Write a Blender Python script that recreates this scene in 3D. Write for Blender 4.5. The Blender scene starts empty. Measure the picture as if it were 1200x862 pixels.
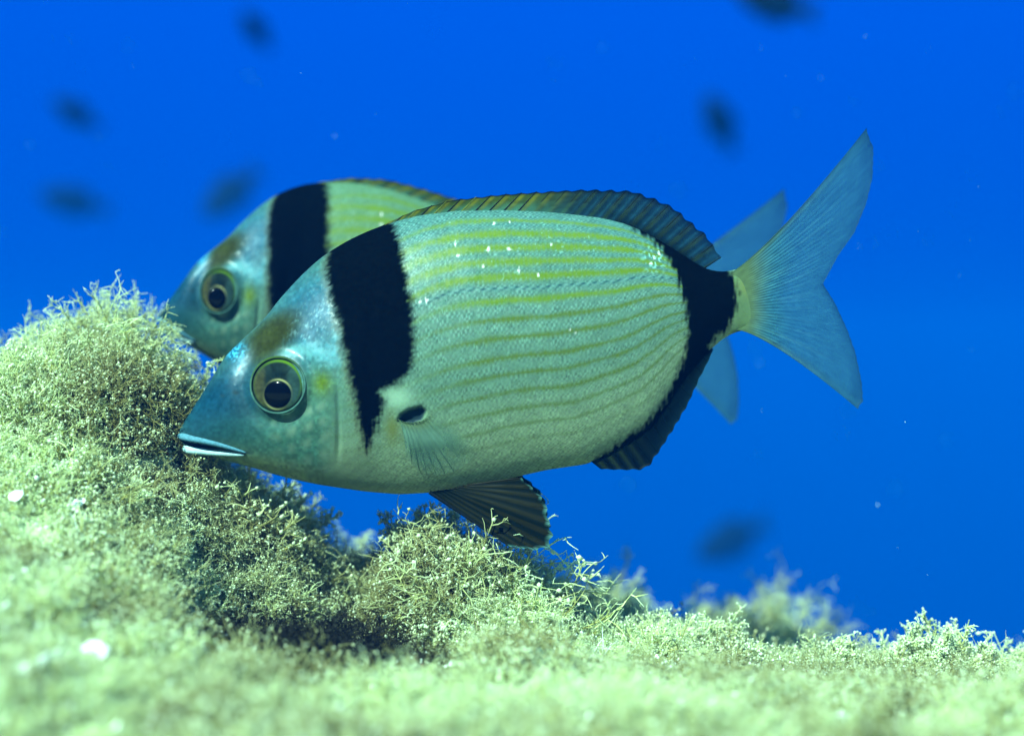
import bpy, math, random
import numpy as np
from mathutils import Vector, Matrix, Euler

R = math.radians
SC = bpy.context.scene
COL = SC.collection

# ------------------------------------------------------------------ camera, light, exposure
D0 = 0.61                       # metres from the lens to the near fish
S = 0.72 * D0 / 1200.0          # metres per photo pixel in the plane of the near fish
ZC = 0.16                       # height of the camera above the world origin
cam_d = bpy.data.cameras.new("camera")
cam = bpy.data.objects.new("camera", cam_d)
COL.objects.link(cam)
cam.location = (0, -D0, ZC)
cam.rotation_euler = (R(90), 0, 0)
cam_d.sensor_width = 36.0
cam_d.lens = 50.0
cam_d.clip_start = 0.01
cam_d.clip_end = 100.0
cam_d.dof.use_dof = True
cam_d.dof.focus_distance = D0 - 0.012
cam_d.dof.aperture_fstop = 3.8
SC.camera = cam

SC.view_settings.view_transform = 'Standard'
SC.view_settings.look = 'None'
SC.view_settings.exposure = 1.62
SC.view_settings.gamma = 1.0
SC.view_settings.use_curve_mapping = False
SC.cycles.use_denoising = True
SC.cycles.max_bounces = 8
SC.cycles.transparent_max_bounces = 16
SC.cycles.volume_bounces = 0

SUN_EL, SUN_AZ = R(42), R(215)     # azimuth clockwise from +Y: behind the camera, a little to the left
sun_dir = Vector((math.sin(SUN_AZ) * math.cos(SUN_EL), math.cos(SUN_AZ) * math.cos(SUN_EL), math.sin(SUN_EL)))
sd = bpy.data.lights.new("sun", 'SUN')
sd.energy = 5.0
sd.angle = R(0.5)
sd.color = (0.66, 1.0, 0.86)       # daylight after some metres of sea water
sun = bpy.data.objects.new("sun", sd)
COL.objects.link(sun)
sun.rotation_euler = sun_dir.to_track_quat('Z', 'Y').to_euler()
sun.location = sun_dir * 5

world = bpy.data.worlds.new("World")
SC.world = world
world.use_nodes = True
nt = world.node_tree
nt.nodes.clear()
def N(t, kind, **kw):
    n = t.nodes.new(kind)
    for k, v in kw.items():
        setattr(n, k, v)
    return n
def ramp(t, pts, interp='LINEAR'):
    n = t.nodes.new('ShaderNodeValToRGB')
    n.color_ramp.interpolation = interp
    els = n.color_ramp.elements
    while len(els) < len(pts):
        els.new(0.5)
    for e, (p, c) in zip(els, pts):
        e.position = p
        e.color = (*c, 1) if len(c) == 3 else c
    return n
wo = N(nt, 'ShaderNodeOutputWorld')
bg_sky = N(nt, 'ShaderNodeBackground'); bg_sky.inputs['Strength'].default_value = 0.15
bg_sea = N(nt, 'ShaderNodeBackground'); bg_sea.inputs['Strength'].default_value = 0.29
sky = N(nt, 'ShaderNodeTexSky', sky_type='NISHITA', sun_disc=False, sun_elevation=SUN_EL, sun_rotation=SUN_AZ)
tint = N(nt, 'ShaderNodeMix', data_type='RGBA', blend_type='MULTIPLY')
tint.inputs[0].default_value = 1.0
tint.inputs[7].default_value = (0.30, 0.95, 0.75, 1)     # sky seen up through the water
nt.links.new(sky.outputs[0], tint.inputs[6])
nt.links.new(tint.outputs[2], bg_sky.inputs['Color'])
tc = N(nt, 'ShaderNodeTexCoord')
sep = N(nt, 'ShaderNodeSeparateXYZ')
nt.links.new(tc.outputs['Generated'], sep.inputs[0])
mr = N(nt, 'ShaderNodeMapRange'); mr.inputs[1].default_value = -1; mr.inputs[2].default_value = 1
nt.links.new(sep.outputs['Z'], mr.inputs[0])
sea = ramp(nt, [(0.0, (0.0, 0.04, 0.28)), (0.38, (0.0, 0.062, 0.46)), (0.5, (0.0, 0.094, 0.71)), (0.63, (0.0, 0.122, 0.96)), (0.78, (0.01, 0.24, 1.05)), (1.0, (0.05, 0.5, 1.1))])
nt.links.new(mr.outputs[0], sea.inputs[0])
nt.links.new(sea.outputs[0], bg_sea.inputs['Color'])
win = N(nt, 'ShaderNodeMapRange', interpolation_type='SMOOTHSTEP'); win.inputs[1].default_value = 0.60; win.inputs[2].default_value = 0.74
nt.links.new(sep.outputs['Z'], win.inputs[0])           # the bright round window of sky overhead
mixw = N(nt, 'ShaderNodeMixShader')
nt.links.new(win.outputs[0], mixw.inputs[0])
nt.links.new(bg_sea.outputs[0], mixw.inputs[1])
nt.links.new(bg_sky.outputs[0], mixw.inputs[2])
nt.links.new(mixw.outputs[0], wo.inputs['Surface'])

# ------------------------------------------------------------------ helpers
rng = np.random.default_rng(7)

def tag(o, label=None, cat=None, group=None, kind=None):
    if label: o['label'] = label
    if cat: o['category'] = cat
    if group: o['group'] = group
    if kind: o['kind'] = kind
    return o

def empty(name, loc):
    o = bpy.data.objects.new(name, None)
    o.empty_display_size = 0.02
    COL.objects.link(o)
    o.location = loc
    return o

def mesh_np(name, verts, faces, cols=None, smooth=True, attrs=None):
    """verts (n,3); faces (m,3) or (m,4) int array (or list of both kinds)"""
    me = bpy.data.meshes.new(name)
    groups = faces if isinstance(faces, list) else [faces]
    groups = [np.asarray(f, dtype=np.int32) for f in groups if len(f)]
    v = np.asarray(verts, dtype=np.float32)
    me.vertices.add(len(v)); me.vertices.foreach_set('co', v.ravel())
    nl = sum(f.size for f in groups); npoly = sum(len(f) for f in groups)
    me.loops.add(nl); me.polygons.add(npoly)
    me.loops.foreach_set('vertex_index', np.concatenate([f.ravel() for f in groups]))
    starts = []; off = 0
    for f in groups:
        starts.append(off + np.arange(len(f)) * f.shape[1]); off += f.size
    me.polygons.foreach_set('loop_start', np.concatenate(starts).astype(np.int32))
    me.update(calc_edges=True)
    me.validate()
    if smooth:
        me.polygons.foreach_set('use_smooth', np.ones(len(me.polygons), dtype=bool))
    if cols is not None:
        ca = me.color_attributes.new('col', 'FLOAT_COLOR', 'POINT')
        c = np.asarray(cols, dtype=np.float32)
        if c.shape[1] == 3:
            c = np.concatenate([c, np.ones((len(c), 1), np.float32)], 1)
        ca.data.foreach_set('color', c.ravel())
    for k, a in (attrs or {}).items():
        at = me.attributes.new(k, 'FLOAT', 'POINT')
        at.data.foreach_set('value', np.asarray(a, dtype=np.float32))
    return me

def obj(name, me, mat=None, parent=None):
    o = bpy.data.objects.new(name, me)
    COL.objects.link(o)
    if mat:
        me.materials.clear(); me.materials.append(mat)
    if parent: o.parent = parent
    return o

def grid_faces(nu, nv, wrap_u=False, wrap_v=False):
    iu = np.arange(nu if wrap_u else nu - 1); iv = np.arange(nv if wrap_v else nv - 1)
    A, B = np.meshgrid(iu, iv, indexing='ij')
    A2 = (A + 1) % nu; B2 = (B + 1) % nv
    return np.stack([A * nv + B, A2 * nv + B, A2 * nv + B2, A * nv + B2], -1).reshape(-1, 4)

def hash2(ix, iy, seed):
    n = (ix.astype(np.int64) * 374761393 + iy.astype(np.int64) * 668265263 + seed * 1274126177) & 0x7fffffff
    n = ((n ^ (n >> 13)) * 1274126177) & 0x7fffffff
    n = n ^ (n >> 16)
    return (n & 0xffff) / 65535.0

def vnoise(x, y, seed=0):
    x = np.asarray(x, float); y = np.asarray(y, float)
    ix = np.floor(x).astype(np.int64); iy = np.floor(y).astype(np.int64)
    fx = x - ix; fy = y - iy
    fx = fx * fx * (3 - 2 * fx); fy = fy * fy * (3 - 2 * fy)
    a = hash2(ix, iy, seed); b = hash2(ix + 1, iy, seed); c = hash2(ix, iy + 1, seed); d = hash2(ix + 1, iy + 1, seed)
    return (a * (1 - fx) + b * fx) * (1 - fy) + (c * (1 - fx) + d * fx) * fy

def fbm(x, y, seed=0, oct=4):
    s = 0; a = 0.5; t = 0
    for k in range(oct):
        s = s + a * vnoise(x * 2 ** k, y * 2 ** k, seed + k * 17); t += a; a *= 0.5
    return s / t

def sst(e0, e1, x):
    t = np.clip((x - e0) / (e1 - e0), 0, 1)
    return t * t * (3 - 2 * t)

def smooth1(a, k):
    if k < 1: return a
    ker = np.exp(-0.5 * (np.arange(-3 * k, 3 * k + 1) / k) ** 2); ker /= ker.sum()
    p = np.concatenate([2 * a[0] - a[3 * k:0:-1], a, 2 * a[-1] - a[-2:-3 * k - 2:-1]])
    return np.convolve(p, ker, 'valid')

def resample(pts, n):
    p = np.asarray(pts, float)
    d = np.concatenate([[0], np.cumsum(np.hypot(*(np.diff(p[:, :2], axis=0).T)))]); d /= d[-1]
    u = np.linspace(0, 1, n)
    return np.stack([np.interp(u, d, p[:, k]) for k in range(p.shape[1])], 1)

def poly_sd(px, py, poly):
    """signed distance to a polygon, negative inside"""
    P = np.asarray(poly, float); d = np.full(px.shape, 1e9); ins = np.zeros(px.shape, bool)
    for i in range(len(P)):
        a = P[i]; b = P[(i + 1) % len(P)]
        e = b - a
        wx = px - a[0]; wy = py - a[1]
        t = np.clip((wx * e[0] + wy * e[1]) / (e @ e), 0, 1)
        d = np.minimum(d, (wx - e[0] * t) ** 2 + (wy - e[1] * t) ** 2)
        c = ((a[1] <= py) & (b[1] > py)) | ((b[1] <= py) & (a[1] > py))
        xx = a[0] + (py - a[1]) * e[0] / (e[1] if e[1] else 1e-9)
        ins ^= c & (px < xx)
    d = np.sqrt(d)
    return np.where(ins, -d, d)

def mixc(a, b, m):
    return a * (1 - m[..., None]) + np.asarray(b) * m[..., None]

# ------------------------------------------------------------------ materials
def new_mat(name):
    m = bpy.data.materials.new(name); m.use_nodes = True
    t = m.node_tree
    return m, t, t.nodes['Principled BSDF'], t.nodes['Material Output']

def mat_skin(name, rough=0.40, spec=0.55, metallic=0.0, scale_bump=True):
    m, t, p, o = new_mat(name)
    p.inputs['IOR'].default_value = 1.38
    a = N(t, 'ShaderNodeVertexColor', layer_name='col')
    tcn = N(t, 'ShaderNodeTexCoord')
    mp = N(t, 'ShaderNodeMapping'); mp.inputs['Scale'].default_value = (1.0, 0.6, 1.35)
    mp.inputs['Rotation'].default_value = (0, R(12), 0)
    t.links.new(tcn.outputs['Object'], mp.inputs[0])
    no = N(t, 'ShaderNodeTexNoise'); no.inputs['Scale'].default_value = 1400; no.inputs['Detail'].default_value = 2
    t.links.new(mp.outputs[0], no.inputs['Vector'])
    mx = N(t, 'ShaderNodeMix', data_type='RGBA', blend_type='OVERLAY'); mx.inputs[0].default_value = 0.14
    t.links.new(a.outputs['Color'], mx.inputs[6]); t.links.new(no.outputs['Color'], mx.inputs[7])
    hs = N(t, 'ShaderNodeHueSaturation'); hs.inputs['Saturation'].default_value = 1.0
    t.links.new(mx.outputs[2], hs.inputs['Color'])
    t.links.new(hs.outputs[0], p.inputs['Base Color'])
    p.inputs['Roughness'].default_value = rough
    p.inputs['Metallic'].default_value = metallic
    p.inputs['Specular IOR Level'].default_value = spec
    bw = N(t, 'ShaderNodeRGBToBW'); t.links.new(a.outputs['Color'], bw.inputs[0])
    sr = N(t, 'ShaderNodeMapRange'); sr.inputs[1].default_value = 0.0; sr.inputs[2].default_value = 0.14; sr.inputs[3].default_value = 0.01; sr.inputs[4].default_value = spec
    t.links.new(bw.outputs[0], sr.inputs[0]); t.links.new(sr.outputs[0], p.inputs['Specular IOR Level'])
    if scale_bump:
        vo = N(t, 'ShaderNodeTexVoronoi', feature='F1'); vo.inputs['Scale'].default_value = 520
        t.links.new(mp.outputs[0], vo.inputs['Vector'])
        mul = N(t, 'ShaderNodeMath', operation='MULTIPLY')
        t.links.new(vo.outputs['Distance'], mul.inputs[0]); t.links.new(a.outputs['Alpha'], mul.inputs[1])
        b1 = N(t, 'ShaderNodeBump'); b1.inputs['Strength'].default_value = 0.10; b1.inputs['Distance'].default_value = 0.0004
        t.links.new(mul.outputs[0], b1.inputs['Height'])
        b2 = N(t, 'ShaderNodeBump'); b2.inputs['Strength'].default_value = 0.06; b2.inputs['Distance'].default_value = 0.0003
        t.links.new(no.outputs['Fac'], b2.inputs['Height']); t.links.new(b1.outputs[0], b2.inputs['Normal'])
        t.links.new(b2.outputs[0], p.inputs['Normal'])
        # each scale catches the light a little differently
        rr = N(t, 'ShaderNodeMapRange'); rr.inputs[3].default_value = rough - 0.14; rr.inputs[4].default_value = rough + 0.12
        sx = N(t, 'ShaderNodeSeparateColor'); t.links.new(vo.outputs['Color'], sx.inputs[0])
        t.links.new(sx.outputs[0], rr.inputs[0])
        mt = N(t, 'ShaderNodeMapRange'); mt.inputs[1].default_value = 0.0; mt.inputs[2].default_value = 0.05; mt.inputs[3].default_value = .5; mt.inputs[4].default_value = 0.0
        t.links.new(bw.outputs[0], mt.inputs[0])
        ad = N(t, 'ShaderNodeMath', operation='ADD'); t.links.new(rr.outputs[0], ad.inputs[0]); t.links.new(mt.outputs[0], ad.inputs[1]); t.links.new(ad.outputs[0], p.inputs['Roughness'])
    return m

def mat_fin(name, alpha_from_attr=True, rough=0.4, transl=0.35):
    """fin membrane: colour from the attribute, see-through by its alpha"""
    m, t, p, o = new_mat(name)
    a = N(t, 'ShaderNodeVertexColor', layer_name='col')
    t.links.new(a.outputs['Color'], p.inputs['Base Color'])
    p.inputs['Roughness'].default_value = rough; p.inputs['Specular IOR Level'].default_value = .08
    p.inputs['IOR'].default_value = 1.2
    tr = N(t, 'ShaderNodeBsdfTranslucent'); t.links.new(a.outputs['Color'], tr.inputs['Color'])
    ms = N(t, 'ShaderNodeMixShader'); ms.inputs[0].default_value = transl
    t.links.new(p.outputs[0], ms.inputs[1]); t.links.new(tr.outputs[0], ms.inputs[2])
    tp = N(t, 'ShaderNodeBsdfTransparent')
    m2 = N(t, 'ShaderNodeMixShader')
    t.links.new(a.outputs['Alpha'], m2.inputs[0]); t.links.new(tp.outputs[0], m2.inputs[1]); t.links.new(ms.outputs[0], m2.inputs[2])
    t.links.new(m2.outputs[0], o.inputs['Surface'])
    return m

def mat_plain(name, color, rough=0.5, spec=0.5, coat=0.0, noise=0.0, nscale=900):
    m, t, p, o = new_mat(name)
    p.inputs['IOR'].default_value = 1.2      # seen under water
    p.inputs['Base Color'].default_value = (*color, 1)
    p.inputs['Roughness'].default_value = rough
    p.inputs['Specular IOR Level'].default_value = spec
    p.inputs['Coat Weight'].default_value = coat
    p.inputs['Coat Roughness'].default_value = 0.03
    if noise:
        tcn = N(t, 'ShaderNodeTexCoord'); no = N(t, 'ShaderNodeTexNoise'); no.inputs['Scale'].default_value = nscale
        t.links.new(tcn.outputs['Object'], no.inputs['Vector'])
        r = ramp(t, [(0.3, tuple(c * (1 - noise) for c in color)), (0.7, tuple(min(1, c * (1 + noise)) for c in color))])
        t.links.new(no.outputs['Fac'], r.inputs[0]); t.links.new(r.outputs[0], p.inputs['Base Color'])
    return m

def mat_vcol(name, rough=0.3, spec=0.5, coat=0.0):
    m, t, p, o = new_mat(name)
    p.inputs['IOR'].default_value = 1.06     # wet tissue seen under water
    a = N(t, 'ShaderNodeVertexColor', layer_name='col')
    t.links.new(a.outputs['Color'], p.inputs['Base Color'])
    p.inputs['Roughness'].default_value = rough
    p.inputs['Specular IOR Level'].default_value = spec
    p.inputs['Coat Weight'].default_value = coat
    p.inputs['Coat Roughness'].default_value = 0.02
    return m

M_SKIN = mat_skin('fish_skin')
M_FIN = mat_fin('fin_membrane')
M_EYE = mat_vcol('fish_eye', rough=0.5, spec=.06, coat=0.0)
M_PUPIL = mat_plain('pupil', (0.001, 0.0015, 0.002), rough=0.12, spec=.4)
M_LIP = mat_plain('upper_lip_skin', (0.060, 0.16, 0.21), rough=0.55, spec=.25, noise=0.2)
M_LIP2 = mat_plain('lower_lip_skin', (0.30, 0.46, 0.46), rough=0.55, spec=.25, noise=0.15)
M_SPINE_D = mat_plain('dark_spine', (0.0015, 0.003, 0.0035), rough=0.55, spec=.15, noise=0.3)
M_SPINE_Y = mat_plain('olive_spine', (0.075, 0.085, 0.012), rough=0.55, spec=.15, noise=0.3)
M_RAY_B = mat_plain('bronze_ray', (0.010, 0.009, 0.003), rough=0.4, spec=.2, noise=0.5)
M_RAY_G = mat_plain('pale_ray', (0.007, 0.030, 0.030), rough=0.5, spec=.2, noise=0.2)

# ------------------------------------------------------------------ the two-banded sea bream
# side-view measurements of the fish in photo pixels (y down), turned into metres by S
A_AX = np.array([0.9705, -0.2411]); N_AX = np.array([-0.2411, -0.9705]); P0 = np.array([210.0, 508.0])
TOP = np.array([(210,508),(211,502),(213.5,497),(217,492.5),(226,478),(235.4,464),(243,451),(251.4,438),(260,422.7),(267,414),(275.4,406.0),(286,395.5),(296.7,386),(312.7,370),
    (324.7,354),(336,341),(347,329),(360,316),(374.8,303),(392,291),(411,280),(434,269.5),(458,261),(476,256),(493,252),(533,247),(587,246),(640,248),(680,252),(707,255.5),
    (733,262),(756,272),(778,284.5),(803,300),(818,310),(830,316),(846,318.6),(862,316),(876,311)], float)
BOT = np.array([(210,508),(211.5,514),(215,522),(220,529),(228,532),(243.4,533.5),(270,541),(297,548),(323,556),(350,562.8),(376,568),(403,572),(427,575.5),(467,579),(504,577),
    (541,572.5),(587,563),(613.5,556.5),(640,550.5),(667,546.5),(688,543.5),(715,531),(740,517),(762,502),(783,474),(800,446),(818,425),(834,408),(848,396),(862,389),(874,386.5)], float)
ST = (TOP - P0) @ A_AX; HT = (TOP - P0) @ N_AX
SB = (BOT - P0) @ A_AX; HB = (BOT - P0) @ N_AX
SMAX = 690.0
_sg = np.linspace(0, SMAX, 1381)
_top = np.interp(_sg, ST, HT); _bot = np.interp(_sg, SB, HB)
_k = np.clip(_sg / 8, 0, 1)
_top = _top * (1 - _k) + smooth1(_top, 9) * _k
_bot = _bot * (1 - _k) + smooth1(_bot, 9) * _k
_wS = np.array([0, 2, 6, 14, 28, 50, 80, 120, 170, 230, 300, 380, 450, 520, 570, 610, 645, 670, 690], float)
_wW = np.array([0, 7, 12, 17, 23, 31, 40, 50, 58, 63, 65, 62, 55, 43, 33, 25, 17, 9, 0.6], float)
_wid = np.interp(_sg, _wS, _wW); _wid = _wid * (1 - _k) + smooth1(_wid, 12) * _k

def sh(px, py):
    q = np.stack([np.asarray(px, float) - P0[0], np.asarray(py, float) - P0[1]], -1)
    return q @ A_AX, q @ N_AX

def surf_y(px, py):
    """half width (px) of the body at a side-view point"""
    s, h = sh(px, py)
    t = np.interp(s, _sg, _top); b = np.interp(s, _sg, _bot); w = np.interp(s, _sg, _wid)
    c = (h - (t + b) / 2) / np.maximum((t - b) / 2, 1e-3)
    return w * np.clip(1 - np.clip(np.abs(c), 0, 1) ** 1.9, 0, 1) ** 0.72

BAND1 = [(384,296),(386,325),(401,371),(412,416),(420,455),(424,483),(431,515),(433,527),(436,522),(448,502),(454.7,483),(457.5,465),(453,458),(460,454),(472,449),(482,438),(488,424),
         (491,389),(485.5,350),(474,298),(462,262),(450,240),(380,240)]
BAND2 = [(722,250),(752,273),(776,294),(790,320),(798,353),(803,391),(800,419),(792,443),(776,473),(754,498),(733,513),(712,529),(688,546),(700,580),(800,560),(846,420),(830,404),(846,390),(855,378),
         (863,353),(860,335),(856,322),(850,300),(800,250)]
STRIPES = [(.955,.010,.75),(.90,.016,1.0),(.845,.016,1.0),(.79,.016,1.0),(.733,.0155,1.0),(.645,.012,1.0),(.575,.010,.95),(.508,.010,.95),(.437,.010,.9),(.375,.009,.85),(.31,.0085,.8),(.248,.008,.7),(.19,.007,.55),(.135,.007,.3)]
FLECKS = [(503.6,354,5,4),(496,357,4,4),(573,295,4,6),(596,294.5,5,4),(568,315,5,3),(579,264,3,3),(645,290,3,4),(608,320,3,7),(630,324,3,4),(535,289,2,6),(538,303,3,4),(597,262,2,3),
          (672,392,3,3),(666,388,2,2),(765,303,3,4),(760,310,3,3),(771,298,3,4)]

def paint(px, py, gold=0.0):
    s, h = sh(px, py)
    tp = np.interp(s, _sg, _top); bt = np.interp(s, _sg, _bot)
    t = (h - bt) / np.maximum(tp - bt, 1e-3)
    n1 = fbm(px / 60, py / 60, 3); n2 = fbm(px / 14, py / 14, 5); n3 = vnoise(px / 3.2, py / 3.2, 9)
    # silvery flank, bluer high up, paler towards the belly
    c = np.zeros(px.shape + (3,)) + np.array([0.108, 0.212, 0.150])
    c = mixc(c, (0.060, 0.175, 0.165), sst(0.5, 0.9, t) * 0.85)
    c = mixc(c, (0.27, 0.375, 0.215), sst(0.4, 0.08, t) * 0.95)
    # rows of scales: light centres, darker rims, in two crossing rows
    a = (s * 0.62 + h * 1.0) / 6.2; b = (s * 0.62 - h * 1.0) / 6.2
    cell = 0.5 + 0.25 * (np.cos(2 * np.pi * a) + np.cos(2 * np.pi * b))
    jit = hash2(np.floor(a + .5), np.floor(b + .5), 3)
    body = sst(150, 260, s)
    c = c * (1 + body * (0.22 * (cell - 0.5) + 0.22 * (jit - 0.5) + 0.16 * (n3 - 0.5)))[..., None]
    c = c * (0.94 + 0.12 * n2)[..., None]
    c = mixc(c, (0.115, 0.215, 0.055), gold * sst(.5, .75, t))
    # golden green lines along the flank
    ts = t + 0.055 * sst(560, 420, px) ** 1.3 + 0.010 * (n1 - .5) + 0.004 * (n3 - .5) + 0.004 * (vnoise(px / 7, py / 4, 33) - .5)
    sx = px + 30 * ts
    dots = np.cos(2 * np.pi * (sx / 5.4 + .5 * np.floor(ts / .0182))) * np.cos(2 * np.pi * ts / .0182)
    dots = dots * (0.5 + vnoise(px / 8, py / 8, 34))
    c = c * (1 + .30 * dots * body)[..., None]
    c = mixc(c, (0.20, 0.40, 0.34), sst(.35, .9, dots) * body * (.15 + .35 * vnoise(px / 4, py / 4, 35)) * sst(.3, .6, t))
    front = sst(470, 560, px + 0.30 * (500 - py) * 0 + 40 * (n1 - .5))
    for k, (tc_, wd, st) in enumerate(STRIPES):
        wv = wd * (0.85 + 0.5 * (vnoise(px / 22, px * 0 + k * 7.3, 31) - .3))
        m = np.exp(-((ts - tc_) / wv) ** 2 * 0.9) * st
        m = m * (0.7 + 0.3 * front if tc_ > .7 else 0.25 + 0.75 * sst(480, 580, px + 60 * (n1 - .5)))
        m = np.clip(m * (0.78 + 0.30 * (0.5 - 0.5 * np.cos(2 * np.pi * sx / 5.4)) + .2 * n3) * (0.85 + .35 * vnoise(px / 9, py / 5, 40 + k)), 0, 1)
        up = sst(.35, .65, tc_ + 0 * t)
        c = mixc(c, np.array([0.120, 0.205, 0.0]) if tc_ > .6 else np.array([0.090, 0.145, 0.014]), m * 0.97)
    # lateral line: a chain of small dark and pale strokes
    tl = 0.693 + 0.004 * np.sin(px / 60)
    m = np.exp(-((ts - tl) / 0.0075) ** 2) * sst(485, 500, px)
    dash = 0.5 + 0.5 * np.sin((px * 0.9 + (py - px * .1) * 1.4) / 1.35)
    c = mixc(c, (0.012, 0.06, 0.075), m * (0.40 + 0.6 * dash)); c = mixc(c, (0.2, 0.42, 0.36), m * (1 - dash) * 0.5)
    # tail stalk
    m = sst(845, 868, px + 8 * (n2 - .5)) * (1 - 0 * px); c = mixc(c, np.array([0.125, 0.205, 0.085]), m)
    c = mixc(c, np.array([0.20, 0.24, 0.05]), m * np.exp(-(((px - 880) / 16) ** 2 + ((py - 335) / 12) ** 2)) * .9)
    # head
    head = sst(425, 385, px + 0.16 * (py - 450))
    hc = np.zeros_like(c) + np.array([0.090, 0.195, 0.148])
    def blob(cx, cy, rx, ry, col, k, rot=0.0, pw=1.0):
        nonlocal hc
        ca, sa = math.cos(rot), math.sin(rot)
        dx = px - cx; dy = py - cy
        u = (dx * ca + dy * sa) / rx; v = (-dx * sa + dy * ca) / ry
        hc = mixc(hc, col, np.exp(-((u * u + v * v) ** pw)) * k)
    blob(258, 474, 74, 42, (0.010, 0.056, 0.105), 1.0, -0.70, 1.7)          # slate snout
    blob(285, 505, 55, 17, (0.026, 0.095, 0.125), .9, 0.15)
    blob(300, 462, 26, 34, (0.026, 0.085, 0.12), .85)
    blob(368, 372, 46, 60, (0.040, 0.140, 0.215), 1.0, 0.5, 1.6)              # blue nape
    blob(402, 412, 24, 26, (0.10, 0.26, 0.32), .9)
    blob(352, 410, 34, 8, (0.20, 0.42, 0.45), .85, 0.05)  # silver highlight painted in as a pale streak
    blob(322, 396, 48, 25, (0.036, 0.046, 0.011), 1.0, -0.66, 2.4)            # olive brow
    blob(277, 413, 12, 9, (0.015, 0.12, 0.24), .9, -.8)
    blob(287, 427, 10, 16, (0.15, 0.29, 0.38), .85, .3)
    blob(386, 448, 13, 14, (0.13, 0.20, 0.02), .95)                         # yellow spot behind the eye
    blob(340, 520, 60, 22, (0.10, 0.23, 0.17), .75, 0.1)
    blob(330, 550, 90, 13, (0.27, 0.35, 0.17), .95, 0.22)                    # pale throat
    blob(425, 420, 10, 50, (0.17, 0.26, 0.19), .5, .25)
    spk = sst(.62, .9, vnoise(px / 2.4, py / 2.4, 77))
    hc = mixc(hc, (0.17, 0.36, 0.40), spk * .7 * sst(330, 352, px + .3 * (py - 400)) * np.exp(-(((px - 378) / 60) ** 2 + ((py - 390) / 55) ** 2)) * .55)
    hc = mixc(hc, (0.12, 0.42, 0.60), sst(.45, .75, vnoise(px / 2.2, py / 2.2, 78)) * np.exp(-(((px - 279) / 11) ** 2 + ((py - 413) / 9) ** 2)))
    hc = hc * (0.66 + 0.36 * n2 + 0.32 * fbm(px / 5, py / 5, 81, 3))[..., None] * (0.8 + 0.4 * n3)[..., None]
    lum = hc.mean(-1, keepdims=True); hc = np.clip(lum + (hc - lum) * 1.22, 0, 1) * (0.72 + .28 * sst(.14, .24, lum))
    ck = sst(300, 350, px) * sst(455, 480, py) * (0.5 + 0.5 * np.sin(px / 3.1 + 5 * n2)) * (0.5 + .5 * np.sin(py / 3.0 + px / 9 + 4 * n1))
    hc = mixc(hc, (0.17, 0.28, 0.19), ck * 0.7)
    pre = np.exp(-((px - (403.5 - 0.0012 * (py - 485) ** 2)) / 1.6) ** 2) * sst(445, 465, py) * sst(535, 515, py)
    hc = mixc(hc, (0.02, 0.065, 0.065), pre * .65)
    nos = np.exp(-(((px - 283.5) / 4.6) ** 2 + ((py - 459.5) / 2.6) ** 2) ** 1.5); nos2 = np.exp(-(((px - 267) / 3) ** 2 + ((py - 463) / 2) ** 2))
    hc = mixc(hc, (0.015, 0.04, 0.05), np.clip(nos + .7 * nos2, 0, 1) * .9)
    c = mixc(c, hc, head) if False else c * (1 - head[..., None]) + hc * head[..., None]
    # yellow olive skin at the root of the breast fin and white around it
    g = np.exp(-(((px - 470) / 18) ** 2 + ((py - 465) / 13) ** 2)); c = mixc(c, (0.33, 0.52, 0.36), g * .85)
    g = np.exp(-(((px - 464) / 9) ** 2 + ((py - 500) / 18) ** 2)); c = mixc(c, (0.16, 0.18, 0.03), g * .8)
    d = poly_sd(px, py, [(471,491),(474,484),(484,478),(497,475),(503,479),(497,490),(488,494),(476,495)])
    c = mixc(c, (0.012, 0.03, 0.04), sst(2.0, -1.5, d))  # shade inside the fin root hollow painted dark
    # belly: fine slanting rows
    rows = 0.5 + 0.5 * np.sin((px * 0.75 + py * 1.0) / 2.3)
    c = c * (1 + 0.16 * (rows - .5) * sst(0.28, 0.05, t) * sst(330, 420, px))[..., None]
    # pale flecks on scattered scales
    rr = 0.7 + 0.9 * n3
    for (gx, gy, gw, gh) in FLECKS:
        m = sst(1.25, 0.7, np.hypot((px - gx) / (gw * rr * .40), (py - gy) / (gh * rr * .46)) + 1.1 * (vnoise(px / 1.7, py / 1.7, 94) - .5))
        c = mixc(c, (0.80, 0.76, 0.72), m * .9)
    fle = sst(.86, .95, vnoise(px / 2.6, py / 2.6, 91)) * sst(.44, .62, fbm(px / 50, py / 34, 92)) * sst(480, 500, px) * sst(.6, .85, t)
    c = mixc(c, (0.25, 0.52, 0.46), fle * .45)
    fl2 = sst(.62, .8, vnoise(px / 2.3, py / 2.3, 93)) * np.exp(-(((px - 765) / 13) ** 2 + ((py - 304) / 15) ** 2))
    c = mixc(c, (0.28, 0.66, 0.60), fl2)
    # the two black bands, their edges ragged along the scale rows
    qa, qb = px * .92 - py * .38, px * .38 + py * .92
    rag = 9 * (fbm(qa / 11, qb / 2.6, 51, 3) - .5) + 5 * (fbm(qa / 4, qb / 1.3, 52, 2) - .5) + 5 * (fbm(px / 16, py / 16, 55) - .5)
    low = sst(440, 500, py) * 8 * (fbm(px / 2.4, py / 16, 53, 2) - .5)
    d1 = poly_sd(px, py, BAND1) + rag + low
    m1 = sst(6.5, -6.0, d1)
    c = mixc(c, (0.12, 0.11, 0.035), sst(11, 2, d1) * .35 * (px < 440))
    d2 = poly_sd(px, py, BAND2) + 8 * (vnoise(px / 2.6, py / 8, 54) - .5) + 3 * (n3 - .5)
    m2 = sst(6, -4, d2)
    blk = np.array([0.0006, 0.0016, 0.0022])
    bn = (0.7 + .8 * n3)[..., None] * blk
    m = np.maximum(m1, m2)
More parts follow.
